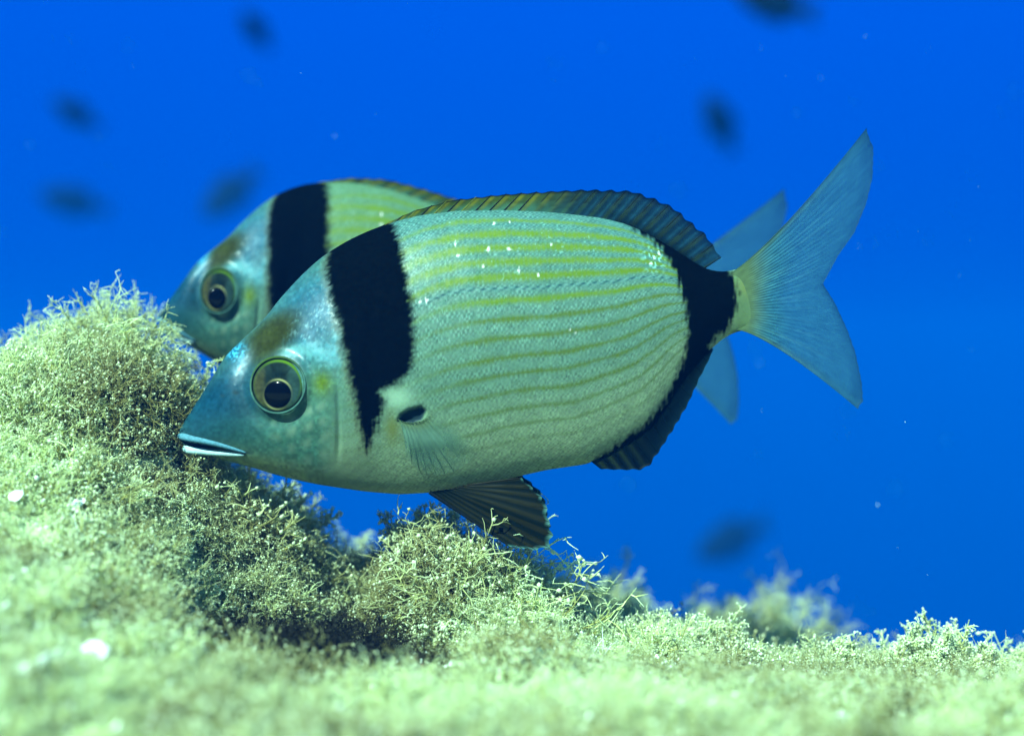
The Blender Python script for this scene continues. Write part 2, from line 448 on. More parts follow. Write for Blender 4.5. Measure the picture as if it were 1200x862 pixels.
    c = c * (1 - m[..., None]) + bn * m[..., None]
    # mouth gap between the lips
    d = poly_sd(px, py, [(214,516),(240,518),(262,521.5),(275,526),(258,524.5),(240,524),(219,523)])
    c = mixc(c, (0.01, 0.015, 0.02), sst(1.6, -1.0, d))
    d = poly_sd(px, py, [(262,519),(288,526),(300,530),(286,530.5),(270,526)])
    c = mixc(c, (0.05, 0.10, 0.12), sst(2.5, -1.0, d) * .7)
    bump = np.clip(body * (1 - .8 * m), 0, 1)
    return np.clip(np.concatenate([c * np.array([0.61, 0.59, 0.58]), bump[..., None]], -1), 0, 1)

def build_fish(label, loc, warp=None, ns=560, nphi=400, group=None, gold=0.0):
    rs = np.random.default_rng(11)
    def L(px, py, y):
        px = np.asarray(px, float); py = np.asarray(py, float); y = np.asarray(y, float)
        if warp is not None: px, py, y = warp(px, py, y)
        return np.stack([(px - 540) * S, y * S, (400 - py) * S], -1)
    root = empty('sea_bream', loc)
    tag(root, label, 'fish', group)
    # ---- body
    u = np.linspace(0, 1, ns); s = SMAX * (u ** 1.35 * 0.35 + u * 0.65); s[0] = 0.02
    t = np.interp(s, _sg, _top); b = np.interp(s, _sg, _bot); w = np.interp(s, _sg, _wid)
    phi = np.linspace(0, 2 * np.pi, nphi, endpoint=False)
    cs, sn = np.cos(phi), np.sin(phi)
    hh = ((t + b) / 2)[:, None] + ((t - b) / 2)[:, None] * sn[None]
    yy = w[:, None] * (np.sign(cs) * np.clip(1 - np.abs(sn) ** 1.9, 0, 1) ** 0.72)[None]
    px = P0[0] + s[:, None] * A_AX[0] + hh * N_AX[0]; py = P0[1] + s[:, None] * A_AX[1] + hh * N_AX[1]
    col = paint(px, py, gold)
    # relief: eye socket, gill cover edge, preopercle groove, mouth slit, hollow behind the fin root
    sg = np.sign(yy)
    rr = np.hypot(px - 334, py - 450)
    dy = -4.0 * np.exp(-((rr - 42) / 9) ** 2) + 1.0 * np.exp(-((rr - 35) / 5) ** 2)
    dy += -2.2 * np.exp(-((px - (403.5 - 0.0012 * (py - 485) ** 2)) / 3.0) ** 2) * sst(440, 465, py) * sst(545, 515, py)
    ge = 440 - 0.004 * (py - 430) ** 2 * np.where(py < 430, .4, -.3)
    dy += 3.0 * sst(ge + 4, ge - 14, px) * sst(ge - 70, ge - 20, px) * sst(350, 400, py) * sst(560, 520, py)
    d = poly_sd(px, py, [(471,491),(474,484),(484,478),(497,475),(503,479),(497,490),(488,494),(476,495)]); dy += -7 * sst(3, -4, d)
    d = poly_sd(px, py, [(212,516),(240,518),(264,522),(275,526),(258,524.5),(240,524),(217,523)]); dy += -5 * sst(2.5, -1.5, d)
    yy = yy + sg * dy * np.clip(np.abs(yy) / 12, 0, 1)
    v = L(px, py, yy).reshape(-1, 3)
    f = grid_faces(ns, nphi, wrap_v=True)
    cap = np.arange(nphi)
    last = (ns - 1) * nphi
    nv = len(v); v = np.concatenate([v, v[last:].mean(0, keepdims=True), v[:nphi].mean(0, keepdims=True)])
    tri = np.concatenate([np.stack([last + cap, np.full(nphi, nv), last + (cap + 1) % nphi], 1), np.stack([cap, (cap + 1) % nphi, np.full(nphi, nv + 1)], 1)])
    cc = np.concatenate([col.reshape(-1, 4), col.reshape(-1, 4)[[last, 0]]])
    body = obj('body', mesh_np('body', v, [f[:, ::-1], tri[:, ::-1]], cc), M_SKIN, root)

    def fin(name, base, tip, yb, yt, nray, colf, mat, nv=14, scal=0.10, ridge=0.9, thick=(2.4, 0.7), bend=None, rays=None, ctrl=None):
        """a fin: base and tip lines in px, yb/yt side offsets; ridged along its rays, scalloped between them"""
        nu = nray * 6 + 1
        B = resample(base, nu) if callable(base) is False else base(nu)
        T = resample(tip, nu)
        u = np.linspace(0, 1, nu); ph = u * nray
        k = np.arange(nv) / (nv - 1)
        sc = 1 - scal * (0.5 - 0.5 * np.cos(2 * np.pi * ph)) * (1 + .5 * (hash2(np.floor(ph), np.floor(ph) * 0, 5) - .5))
        kk = k[None] * sc[:, None]
        if ctrl is None:
            X = B[:, None, 0] * (1 - kk) + T[:, None, 0] * kk; Y = B[:, None, 1] * (1 - kk) + T[:, None, 1] * kk
        else:
            C = resample(ctrl, nu)
            X = B[:, None, 0] * (1 - kk) ** 2 + 2 * C[:, None, 0] * kk * (1 - kk) + T[:, None, 0] * kk ** 2
            Y = B[:, None, 1] * (1 - kk) ** 2 + 2 * C[:, None, 1] * kk * (1 - kk) + T[:, None, 1] * kk ** 2
        yb_ = np.interp(u, np.linspace(0, 1, len(yb)), yb)[:, None]; yt_ = np.interp(u, np.linspace(0, 1, len(yt)), yt)[:, None]
        Yc = yb_ * (1 - kk) + yt_ * kk
        if bend is not None: Yc = Yc + bend(X, Y)
        th = (thick[0] * (1 - kk) + thick[1] * kk) * (0.55 + ridge * 0.5 * (0.5 + 0.5 * np.cos(2 * np.pi * ph))[:, None] * (sst(.05, .45, kk) if name == 'caudal_fin' else 1.0))
        cl = colf(u[:, None] + 0 * kk, kk, ph[:, None] + 0 * kk, X, Y)
        V = np.concatenate([L(X, Y, Yc - th).reshape(-1, 3), L(X, Y, Yc + th).reshape(-1, 3)])
        f1 = grid_faces(nu, nv); n = nu * nv
        idx = np.arange(n).reshape(nu, nv)
        rim = np.concatenate([idx[:, 0], idx[-1, 1:], idx[-2::-1, -1], idx[0, -2:0:-1]])
        r2 = np.roll(rim, -1)
        side = np.stack([rim, r2, r2 + n, rim + n], 1)
        o = obj(name, mesh_np(name, V, [np.concatenate([f1, f1[:, ::-1] + n, side])], np.concatenate([cl.reshape(-1, 4)] * 2)), mat, root)
        if rays:
            for i in range(nray + 1):
                j = min(i * 6, nu - 1)
                nm, mt, r0, r1, ext = rays(i, nray)
                if nm is None: continue
                k2 = np.linspace(0, 1 + ext, 8)
                jx = np.interp(k2, k, X[j]); jy = np.interp(k2, k, Y[j]); jz = np.interp(k2, k, Yc[j])
                e = np.clip(k2 - 1, 0, None)
                jx = jx + e * (X[j, -1] - X[j, 0]); jy = jy + e * (Y[j, -1] - Y[j, 0])
                ring = []
                rad = r0 * (1 - k2 / (1 + ext)) + r1 * k2 / (1 + ext)
                dirx = np.gradient(jx); diry = np.gradient(jy); dl = np.hypot(dirx, diry) + 1e-6
                nx, ny = -diry / dl, dirx / dl
                for a in np.arange(6) * np.pi / 3:
                    ring.append(L(jx + nx * rad * math.cos(a), jy + ny * rad * math.cos(a), jz + (rad + th[j].mean() * .35) * math.sin(a)))
                Vr = np.stack(ring, 1)
                fr = grid_faces(8, 6, wrap_v=True)
                caps = np.array([[0, 1, 2], [0, 2, 3], [0, 3, 4], [0, 4, 5]])
                obj(nm, mesh_np(nm, Vr.reshape(-1, 3), [fr, np.concatenate([caps, caps[:, ::-1] + 42])]), mt, o)
        return o

    # ---- dorsal fin: eleven spines, then soft rays
    dbase = [(428,276),(460,264),(489,256),(524,250),(570,248),(620,250),(668,254),(707,259),(733,266),(760,278),(778,289),(803,304),(822,316)]
    dtip = [(440,267.5),(486,246.5),(530,234.5),(584,228),(640,224),(688,221.5),(721,222),(741,223),(766,231),(790,242),(803,253),(828,274),(846,301)]
    def dcol(u, k, ph, X, Y):
        n = vnoise(X / 5, Y / 3, 61)
        c = np.zeros(u.shape + (4,)); c[..., 3] = 1
        c[..., :3] = np.array([0.035, 0.055, 0.010])
        c[..., :3] = mixc(c[..., :3], (0.04, 0.125, 0.085), np.clip(1 - k * 1.6, 0, 1) * sst(.75, .5, u))
        c[..., :3] = mixc(c[..., :3], (0.15, 0.14, 0.008), np.exp(-((ph % 1 - .25) / .16) ** 2) * sst(.62, .42, u) * (0.4 + .6 * k))
        c[..., :3] = mixc(c[..., :3], (0.005, 0.018, 0.028), sst(.42, .62, u) * (0.65 + .35 * (ph % 1 > .3)))
        c[..., :3] = mixc(c[..., :3], (0.010, 0.046, 0.075), sst(.5, .7, u) * np.exp(-((ph % 1 - .65) / .12) ** 2) * .8)
        c[..., :3] = mixc(c[..., :3], (0.003, 0.007, 0.009), sst(.78, 1.0, k) * .9)
        c[..., :3] = mixc(c[..., :3], (0.002, 0.006, 0.008), sst(.35, .0, k) * sst(.66, .74, u))
        c[..., :3] *= (0.7 + .6 * n)[..., None]
        c[..., 3] = 0.96 - 0.22 * k * sst(.5, .8, u) - .25 * sst(.93, 1, u)
        return c
    def drays(i, n):
        if i == 0: return (None,) * 5
        if i <= 11: return ('spine', M_SPINE_D if i > 8 else (M_SPINE_Y if i % 2 else M_SPINE_D), 1.7, 0.45, 0.03)
        return ('soft_ray', M_SPINE_D, 1.2, 0.4, 0.0)
    dorsal = fin('dorsal_fin', dbase, dtip, [0, 0], [1, -1, 2, 3, 4, 5], 25, dcol, M_FIN, scal=0.06, ridge=.5, thick=(2.0, .5), rays=drays)

    # ---- anal fin
    abase = [(692,540),(713,527),(737,513),(758,497),(779,470),(796,443),(813,424),(831,407)]
    atip = [(704,549.5),(728,550.5),(750,550.5),(761,546),(771,531),(791,500),(806,474),(819,445),(831,421),(836,409)]
    def acol(u, k, ph, X, Y):
        c = np.zeros(u.shape + (4,)); n = vnoise(X / 4, Y / 3, 62)
        c[..., :3] = np.array([0.0012, 0.0036, 0.0045]) * (0.6 + .8 * n)[..., None]
        c[..., :3] = mixc(c[..., :3], (0.016, 0.026, 0.008), np.exp(-((ph % 1 - .5) / .2) ** 2) * sst(.4, .1, u) * .8)
        c[..., :3] = mixc(c[..., :3], (0.008, 0.03, 0.036), sst(.45, 1, k) * sst(.25, .5, u) * .25)
        c[..., 3] = 0.98 - .12 * k
        return c
    anal = fin('anal_fin', abase, atip, [0, 0], [0, -2, 0], 14, acol, M_FIN, nv=10, scal=0.05,
               rays=lambda i, n: ('soft_ray', M_SPINE_D, 1.2, .4, 0.0) if 0 < i < n else (None,) * 5)

    # ---- tail fin
    cb = [(856,320),(858,335),(860,350),(860,368),(860,386)]
    cc_ = [(903,291),(912,315),(916,345),(913,368),(893,386)]
    ct = [(1020,147),(1023,157),(1029,170),(1028,205),(1020,236),(1005,271),(985,298),(966,332),(981,355),(996,386),(1006,412),(1014,447),(1016,470),(1009,479.5)]
    def ccol(u, k, ph, X, Y):
        c = np.zeros(u.shape + (4,)); n = vnoise(X / 3, Y / 3, 63)
        st = 0.5 + 0.5 * np.cos(2 * np.pi * ph); fine = vnoise(u * 150, k * 3, 64)
        c[..., :3] = np.array([0.028, 0.120, 0.175])
        c[..., :3] = mixc(c[..., :3], (0.018, 0.075, 0.11), st * .15 * sst(.15, .5, k))
        c[..., :3] = mixc(c[..., :3], (0.075, 0.22, 0.24), sst(.55, .9, fine) * .55 * sst(1.0, .3, k))
        c[..., :3] = mixc(c[..., :3], (0.085, 0.125, 0.052), sst(.40, .14, k) * .97)
        edge = np.clip(np.exp(-(u / .035) ** 2) + np.exp(-((1 - u) / .03) ** 2), 0, 1)
        c[..., :3] = mixc(c[..., :3], (0.065, 0.105, 0.05), edge * .8 * sst(1, .2, k))
        c[..., :3] = mixc(c[..., :3], (0.008, 0.035, 0.06), sst(.93, 1.0, k) * .75)
        c[..., :3] *= (0.8 + .4 * n)[..., None]
        c[..., 3] = np.clip(1.0 - .50 * sst(.22, .6, k) + .12 * edge, 0, 1)
        return c
    fin('caudal_fin', cb, ct, [0, 0], [0, 0, 0, 0, 0], 34, ccol, M_FIN, nv=26, scal=0.003, ridge=0.35, thick=(5.5, 0.6), ctrl=cc_,
        bend=lambda X, Y: 0.0010 * np.clip(X - 885, 0, None) ** 2)

    # ---- pelvic fins
    pb = [(504,575),(515,573),(530,571),(548,567)]
    pt = [(597,634.5),(612,637),(629,638.5),(643,635.5),(647,621),(644,610),(641.5,600),(640,588),(634,578),(626,570),(611,557)]
    def pcol(u, k, ph, X, Y):
        c = np.zeros(u.shape + (4,)); n = vnoise(u * 90, k * 14, 65)
        c[..., :3] = np.array([0.003, 0.006, 0.003])
        c[..., :3] = mixc(c[..., :3], (0.014, 0.014, 0.004), sst(.25, .6, 0.5 + 0.5 * np.cos(2 * np.pi * ph)) * sst(.05, .25, k) * (0.45 + .55 * n))
        c[..., :3] = mixc(c[..., :3], (0.10, 0.26, 0.24), sst(.965, 1.0, k) * .7)
        c[..., 3] = 0.99
        return c
    for sd_ in (-1, 1):
        fin('pelvic_fin', pb, pt, [sd_ * 14, sd_ * 17, sd_ * 14], [sd_ * 44, sd_ * 48, sd_ * 30], 9, pcol, M_FIN, nv=22, scal=0.03, ridge=.5, thick=(2.6, .9),
            rays=lambda i, n: ('fin_ray', M_SPINE_D if i in (0,) else M_RAY_B, 2.3 if i == 0 else 1.3, .45, 0.0))

    # ---- breast fins, folded down the flank: clear membrane, dark rays
    qb = [(471,489),(478,492),(487,493),(497,491),(505,486),(511,480)]
    qt = [(478,534),(489,545),(503,553),(520,555),(538,549),(556,536),(572,517)]
    qc = [(480,505),(489,515),(500,519),(514,516),(528,508),(540,498)]
    def qcol(u, k, ph, X, Y):
        c = np.zeros(u.shape + (4,)); n = vnoise(X / 5, Y / 5, 66)
        c[..., :3] = np.array([0.16, 0.285, 0.205]) * (0.85 + .3 * n)[..., None]
        c[..., :3] = mixc(c[..., :3], (0.24, 0.32, 0.14), sst(.25, 0, k) * .8)
        c[..., 3] = (0.72 - .66 * sst(.45, 1.0, k)) * sst(1.0, .6, u)
        return c
    for sd_ in (-1, 1):
        B = np.array(qb, float); T = np.array(qt, float)
        fin('pectoral_fin', qb, qt, list(sd_ * (surf_y(B[:, 0], B[:, 1]) + 1.5)), list(sd_ * (surf_y(T[:, 0], T[:, 1]) + 5)), 11, qcol, M_FIN, nv=14, scal=.02, ridge=1.2,
            thick=(1.5, .3), ctrl=qc, bend=lambda X, Y: sd_ * 3.0 * np.exp(-((Y - 515) / 14) ** 2),
            rays=lambda i, n: ('fin_ray', M_RAY_G, .8, .2, 0.0) if 0 < i < 7 else (None,) * 5)

    # ---- eyes
    ex, ey, er = 334.0, 450.5, 30.5
    for sd_ in (-1, 1):
        y0 = float(surf_y(np.array(ex), np.array(ey)))
        gx = float(surf_y(np.array(ex + 20), np.array(ey)) - surf_y(np.array(ex - 20), np.array(ey))) / 40
        gy = float(surf_y(np.array(ex), np.array(ey + 20)) - surf_y(np.array(ex), np.array(ey - 20))) / 40
        gx *= .8; gy *= .8
        nr, na = 60, 120
        r = np.linspace(0.001, 1, nr); a = np.linspace(0, 2 * np.pi, na, endpoint=False)
        X = ex + er * r[:, None] * np.cos(a)[None]; Y = ey + er * r[:, None] * np.sin(a)[None]
        dome = 8.5 * np.sqrt(np.clip(1 - (r * .985) ** 2, 0, 1))[:, None] - 3.2
        Z = y0 + gx * (X - ex) + gy * (Y - ey) + dome
        n = fbm(X / 6, Y / 6, 70)
        dp = np.hypot(X - 334.5, Y - 461)
        ang = np.arctan2(Y - ey, X - ex)
        c = np.zeros(X.shape + (3,)) + np.array([0.010, 0.017, 0.013])
        c = mixc(c, (0.020, 0.044, 0.038), sst(9, 15, X - ex) * sst(.98, .9, r)[:, None] * (0.6 + .4 * vnoise(X / 4, Y / 9, 73)) * .95)
        c = mixc(c, (0.044, 0.042, 0.016), sst(-12, -17, X - ex) * sst(.98, .88, r)[:, None] * sst(-26, -8, Y - ey) * (0.6 + .4 * vnoise(X / 4, Y / 9, 74)) * .95)
        c = mixc(c, (0.004, 0.009, 0.009), np.exp(-((X - ex) / 14) ** 2 - ((Y - (ey - 11)) / 16) ** 2) * .95)
        c = mixc(c, (0.004, 0.009, 0.005), np.exp(-((X - (ex - 3)) / 16) ** 2 - ((Y - (ey + 31)) / 8) ** 2) * .9)
        c = c * (0.5 + 1.0 * n)[..., None] * (0.75 + .5 * vnoise(ang * 12, r[:, None] * 3 + 0 * X, 72))[..., None]
        c = mixc(c, (0.20, 0.19, 0.08), np.exp(-((dp - 16.9) / 1.1) ** 2) * (0.06 + .94 * np.clip(np.cos(np.arctan2(Y - 461, X - 334.5) - 1.9) ** 4, 0, 1)))
        c = mixc(c, (0.055, 0.11, 0.006), sst(.82, .89, r)[:, None] * sst(.97, .93, r)[:, None] * (0.12 + .88 * np.clip(np.cos(ang + 1.0), 0, 1) ** 1.5))
        c = mixc(c, (0.008, 0.026, 0.02), sst(.955, .99, r)[:, None] + 0 * X)
        V = L(X, Y, sd_ * Z).reshape(-1, 3)
        f = grid_faces(nr, na, wrap_v=True)
        if sd_ > 0: f = f[:, ::-1]
        eye = obj('eye', mesh_np('eye', V, f, c.reshape(-1, 3)), M_EYE, root)
        # pupil: a small dark dome proud of the iris
        r = np.linspace(0.001, 1, 12); a = np.linspace(0, 2 * np.pi, 40, endpoint=False)
        X = 334.5 + 15.6 * r[:, None] * np.cos(a)[None]; Y = 461 + 15.0 * r[:, None] * np.sin(a)[None]
        dm = 8.5 * np.sqrt(np.clip(1 - (np.hypot(X - ex, Y - ey) / er) ** 2, 0, 1)) - 3.2 + 1.6 * np.sqrt(np.clip(1 - r ** 2, 0, 1))[:, None] + .1
        Z = y0 + gx * (X - ex) + gy * (Y - ey) + dm
        f = grid_faces(12, 40, wrap_v=True)
        obj('pupil', mesh_np('pupil', L(X, Y, sd_ * Z).reshape(-1, 3), f if sd_ < 0 else f[:, ::-1]), M_PUPIL, eye)
        # the rim of skin round the eye
        na, nb = 120, 14
        a = np.linspace(0, 2 * np.pi, na, endpoint=False); b = np.linspace(0, 2 * np.pi, nb, endpoint=False)
        tr = 1.5
        RR = er + 1.2 + tr * np.cos(b)[None]
        X = ex + RR * np.cos(a)[:, None]; Y = ey + RR * np.sin(a)[:, None]
        Z = y0 + gx * (X - ex) + gy * (Y - ey) + -0.2 + 1.6 * np.sin(b)[None]
        c = np.zeros(X.shape + (3,)) + np.array([0.040, 0.090, 0.075])
        up = np.clip(-np.sin(a + .25), 0, 1)[:, None] + 0 * X
        c = mixc(c, (0.030, 0.055, 0.010), up)
        c = mixc(c, (0.012, 0.03, 0.02), np.exp(-((np.cos(b)[None] + 1) / .5) ** 2) + 0 * X)
        c = c * (0.75 + .5 * vnoise(X / 4, Y / 4, 71))[..., None]
        f = grid_faces(na, nb, True, True)
        obj('eye_rim', mesh_np('eye_rim', L(X, Y, sd_ * Z).reshape(-1, 3), f, c.reshape(-1, 3)), M_EYE, root)

    # ---- lips: one tube each, running round the snout from side to side
    for nm, pts, r0, r1 in (('upper_lip', [(292,528.5),(276,523.5),(262,519.5),(246,516),(230,513.2),(219,511),(213.5,510.5)], 1.4, 5.8),
                            ('lower_lip', [(290,531.5),(272,530.5),(256,529.5),(243,528.5),(232,527.5),(224,526.5),(219.5,525.5)], 1.6, 6.4)):
        p = resample(pts, 24)
        y = np.maximum(surf_y(p[:, 0], p[:, 1]) - 1.0, 0); y[-1] = 0.0
        y = smooth1(y, 1); y[-1] = 0
        P = np.concatenate([np.c_[p, -y], np.c_[p, y][-2::-1]])
        rad = np.concatenate([np.linspace(r0, r1, 24), np.linspace(r0, r1, 24)[-2::-1]])
        rad = r0 + (r1 - r0) * np.sqrt((rad - r0) / (r1 - r0))
        tg = np.gradient(P, axis=0); tg /= np.linalg.norm(tg, axis=1)[:, None]
        e1 = np.cross(tg, np.array([-.25, -.97, 0.0])); e1 /= np.linalg.norm(e1, axis=1)[:, None]
        e2 = np.cross(tg, e1)
        b = np.linspace(0, 2 * np.pi, 12, endpoint=False)
        V = P[:, None] + rad[:, None, None] * (np.cos(b)[None, :, None] * e1[:, None] + 0.8 * np.sin(b)[None, :, None] * e2[:, None])
        obj(nm, mesh_np(nm, L(V[..., 0], V[..., 1], V[..., 2]).reshape(-1, 3), grid_faces(len(P), 12, wrap_v=True)), M_LIP if nm == 'upper_lip' else M_LIP2, root)
    return root

def place(px, py, d):
    """world point seen at a photo pixel, d metres from the lens plane"""
    return Vector(((px - 600) * S * d / D0, d - D0, ZC + (431 - py) * S * d / D0))

near_fish = build_fish('large silver fish with yellow green lines and two black bands, swimming in front',
                       place(540, 400, D0), group='two-banded sea breams')

def warp_back(px, py, y):
    dx = px - 440.0; dy = py - 275.0
    # turned level by some ten degrees, head swung a little to the camera
    ca, sa = math.cos(R(10)), math.sin(R(10))
    x2 = dx * ca - dy * sa; y2 = dx * sa + dy * ca
    tl = np.clip(x2 / 450, 0, 1)
    y2 = y2 * (1 + .1 * tl) + 18 * tl + 30 * np.exp(-((x2 - 230) / 110) ** 2)
    x2 = np.where(x2 < 0, x2 * 0.75, x2 * 1.20)
    yw = R(9)
    hd = np.clip(-x2 / 150, 0, 1)
    x3 = x2 + y * math.sin(R(20)) * hd; y3 = y + np.where(x2 < 0, x2 * math.sin(R(20)), x2 * 0.08)
    return 540 + x3, 400 + y2, y3
D2 = 0.715
far_fish = build_fish('blurred silver fish half hidden behind the larger one, its brow and upper back showing',
                      (0, 0, 0), warp=warp_back, ns=380, nphi=260, group='two-banded sea breams', gold=.6)
far_fish.location = place(361, 221, D2)
far_fish.scale = (0.80 * D2 / D0,) * 3

# ------------------------------------------------------------------ the reef: one sheet of rock that falls away behind its crest
PROFILES = [   # distance from the lens, then photo pixels (x, y) of the rock surface at that distance
    (0.30, [(-400,1150),(1600,1150)]),
    (0.38, [(-400,930),(0,930),(600,960),(1600,960)]),
    (0.44, [(-400,760),(0,775),(200,850),(400,880),(600,885),(1200,890),(1600,890)]),
    (0.52, [(-400,620),(0,650),(140,720),(240,790),(320,820),(430,828),(560,815),(900,845),(1200,855),(1600,855)]),
    (0.585,[(-400,520),(0,545),(130,590),(200,670),(240,740),(300,785),(400,800),(470,790),(540,765),(700,788),(900,810),(1200,828),(1600,840)]),
    (0.62, [(-400,450),(0,468),(60,468),(100,450),(150,445),(182,480),(208,540),(245,605),(300,655),(340,700),(380,745),(430,765),(465,715),(495,650),(540,665),(600,730),(700,778),(900,800),(1050,816),(1110,803),(1200,826),(1600,836)]),
    (0.69, [(-400,440),(0,448),(100,440),(150,432),(185,448),(212,515),(250,575),(340,640),(400,690),(470,690),(510,665),(560,684),(620,722),(700,772),(900,803),(1200,824),(1600,834)]),
    (0.76, [(-400,520),(0,520),(200,540),(340,700),(420,700),(560,725),(650,765),(720,750),(800,775),(900,775),(980,790),(1040,840),(1600,850)]),
    (0.85, [(-400,600),(0,620),(340,690),(420,690),(600,770),(690,762),(760,765),(830,785),(890,770),(960,785),(1050,860),(1600,880)]),
    (0.95, [(-400,800),(600,860),(900,880),(1600,990)]),
    (1.25, [(-400,1200),(600,1260),(1600,1350)]),
    (2.2,  [(-400,1500),(1600,1600)]),
    (4.0,  [(-400,1300),(1600,1350)]),
]
PD = np.array([p[0] for p in PROFILES])
def reef_z0(x, d):
    x = np.asarray(x, float); d = np.asarray(d, float)
    zs = []
    for dd, pts in PROFILES:
        P = np.array(pts, float)
        zs.append(np.interp(x, (P[:, 0] - 600) * S * dd / D0, (431 - P[:, 1]) * S * dd / D0))
    zs = np.stack(zs)
    i = np.clip(np.searchsorted(PD, d) - 1, 0, len(PD) - 2)
    f = np.clip((d - PD[i]) / (PD[i + 1] - PD[i]), 0, 1); f = f * f * (3 - 2 * f) * .5 + f * .5
    a = np.take_along_axis(zs, i[None], 0)[0]; b = np.take_along_axis(zs, i[None] + 1, 0)[0]
    return a * (1 - f) + b * f
def reef_z(x, d):
    z = reef_z0(x, d)
    near = sst(1.6, .9, d)
    z = z + (0.018 * (fbm(x / .05, d / .05, 101) - .5) + 0.011 * (fbm(x / .014, d / .014, 102, 3) - .5)) * near
    z = z + 0.25 * (fbm(x / .7, d / .7, 103) - .5) * (1 - near)
    return z + ZC
gx = np.concatenate([np.linspace(-6, -.9, 26)[:-1], np.linspace(-.9, .9, 520), np.linspace(.9, 6, 26)[1:]])
gd = np.concatenate([np.linspace(-2.5, .22, 20)[:-1], np.linspace(.22, 1.0, 330), np.linspace(1.0, 7.0, 60)[1:]])
GX, GD = np.meshgrid(gx, gd, indexing='ij')
GZ = reef_z(GX.ravel(), GD.ravel()).reshape(GX.shape)
m_rock, t_, p_, o_ = new_mat('reef_rock')
tcn = N(t_, 'ShaderNodeTexCoord')
no1 = N(t_, 'ShaderNodeTexNoise'); no1.inputs['Scale'].default_value = 45; no1.inputs['Detail'].default_value = 6; no1.inputs['Roughness'].default_value = .7
no2 = N(t_, 'ShaderNodeTexNoise'); no2.inputs['Scale'].default_value = 420; no2.inputs['Detail'].default_value = 4
t_.links.new(tcn.outputs['Object'], no1.inputs['Vector']); t_.links.new(tcn.outputs['Object'], no2.inputs['Vector'])
r_ = ramp(t_, [(0.3, (0.14, 0.15, 0.06)), (0.45, (0.36, 0.42, 0.2)), (0.62, (0.52, 0.62, 0.34)), (0.8, (0.62, 0.72, 0.48))])
t_.links.new(no1.outputs['Fac'], r_.inputs[0])
mx_ = N(t_, 'ShaderNodeMix', data_type='RGBA', blend_type='OVERLAY'); mx_.inputs[0].default_value = .7
t_.links.new(r_.outputs[0], mx_.inputs[6]); t_.links.new(no2.outputs['Fac'], mx_.inputs[7])
t_.links.new(mx_.outputs[2], p_.inputs['Base Color']); p_.inputs['Roughness'].default_value = .9
bm_ = N(t_, 'ShaderNodeBump'); bm_.inputs['Strength'].default_value = .8; bm_.inputs['Distance'].default_value = .002
t_.links.new(no2.outputs['Fac'], bm_.inputs['Height']); t_.links.new(bm_.outputs[0], p_.inputs['Normal'])
reef = obj('seabed', mesh_np('seabed', np.stack([GX, GD - D0, GZ], -1).reshape(-1, 3), grid_faces(*GX.shape)), m_rock)
tag(reef, kind='structure')

# ------------------------------------------------------------------ algae
def tubes(base, dirs, length, r0, rg, K=6, wig=0.5, nside=3, r1=None, droop=0.0):
    """many thin bent tubes at once; returns verts, quads, position along each, centre lines"""
    n = len(base)
    P = np.zeros((n, K, 3)); P[:, 0] = base
    d = dirs / np.linalg.norm(dirs, axis=1)[:, None]
    step = (length / (K - 1))[:, None]
    curl = rg.normal(0, wig / (K - 1), (n, 3))
    for k in range(1, K):
        d = d + curl + rg.normal(0, wig * .5 / (K - 1), (n, 3)); d[:, 2] -= droop / (K - 1)
        d /= np.linalg.norm(d, axis=1)[:, None]
        P[:, k] = P[:, k - 1] + d * step
    tg = np.gradient(P, axis=1); tg /= np.linalg.norm(tg, axis=2)[..., None] + 1e-12
    ref = np.where(np.abs(tg[..., 2:3]) > .9, np.array([1., 0, 0]), np.array([0, 0, 1.]))
    e1 = np.cross(tg, ref); e1 /= np.linalg.norm(e1, axis=2)[..., None]; e2 = np.cross(tg, e1)
    k = np.linspace(0, 1, K)
    rad = (r0[:, None] * (1 - k) + (r0 * .35 if r1 is None else r1)[:, None] * k)
    a = np.arange(nside) * 2 * np.pi / nside
    V = P[:, :, None] + rad[:, :, None, None] * (np.cos(a)[None, None, :, None] * e1[:, :, None] + np.sin(a)[None, None, :, None] * e2[:, :, None])
    F = grid_faces(K, nside, wrap_v=True)
    F = (F[None] + (np.arange(n) * K * nside)[:, None, None]).reshape(-1, 4)
    return V.reshape(-1, 3), F, np.tile(np.repeat(k, nside), n), P

OCT = np.array([(1,0,0),(-1,0,0),(0,1,0),(0,-1,0),(0,0,1),(0,0,-1)], float)
OCF = np.array([(0,2,4),(2,1,4),(1,3,4),(3,0,4),(2,0,5),(1,2,5),(3,1,5),(0,3,5)])
def beads(c, r, rg):
    n = len(c)
    V = c[:, None] + OCT[None] * (r[:, None, None] * rg.uniform(.7, 1.3, (n, 6, 1)))
    F = (OCF[None] + (np.arange(n) * 6)[:, None, None]).reshape(-1, 3)
    return V.reshape(-1, 3), F

class Bush:
    """collects tubes and beads with a shade value: r = 0 root .. 1 tip, g = random, b = bead"""
    def __init__(self): self.v = []; self.q = []; self.t = []; self.c = []; self.n = 0
    def add(self, V, F, C):
        self.v.append(V); (self.q if F.shape[1] == 4 else self.t).append(F + self.n); self.c.append(C); self.n += len(V)
    def mesh(self, name):
        fs = [np.concatenate(x) for x in (self.q, self.t) if x]
        return mesh_np(name, np.concatenate(self.v), fs, np.concatenate(self.c), smooth=True)

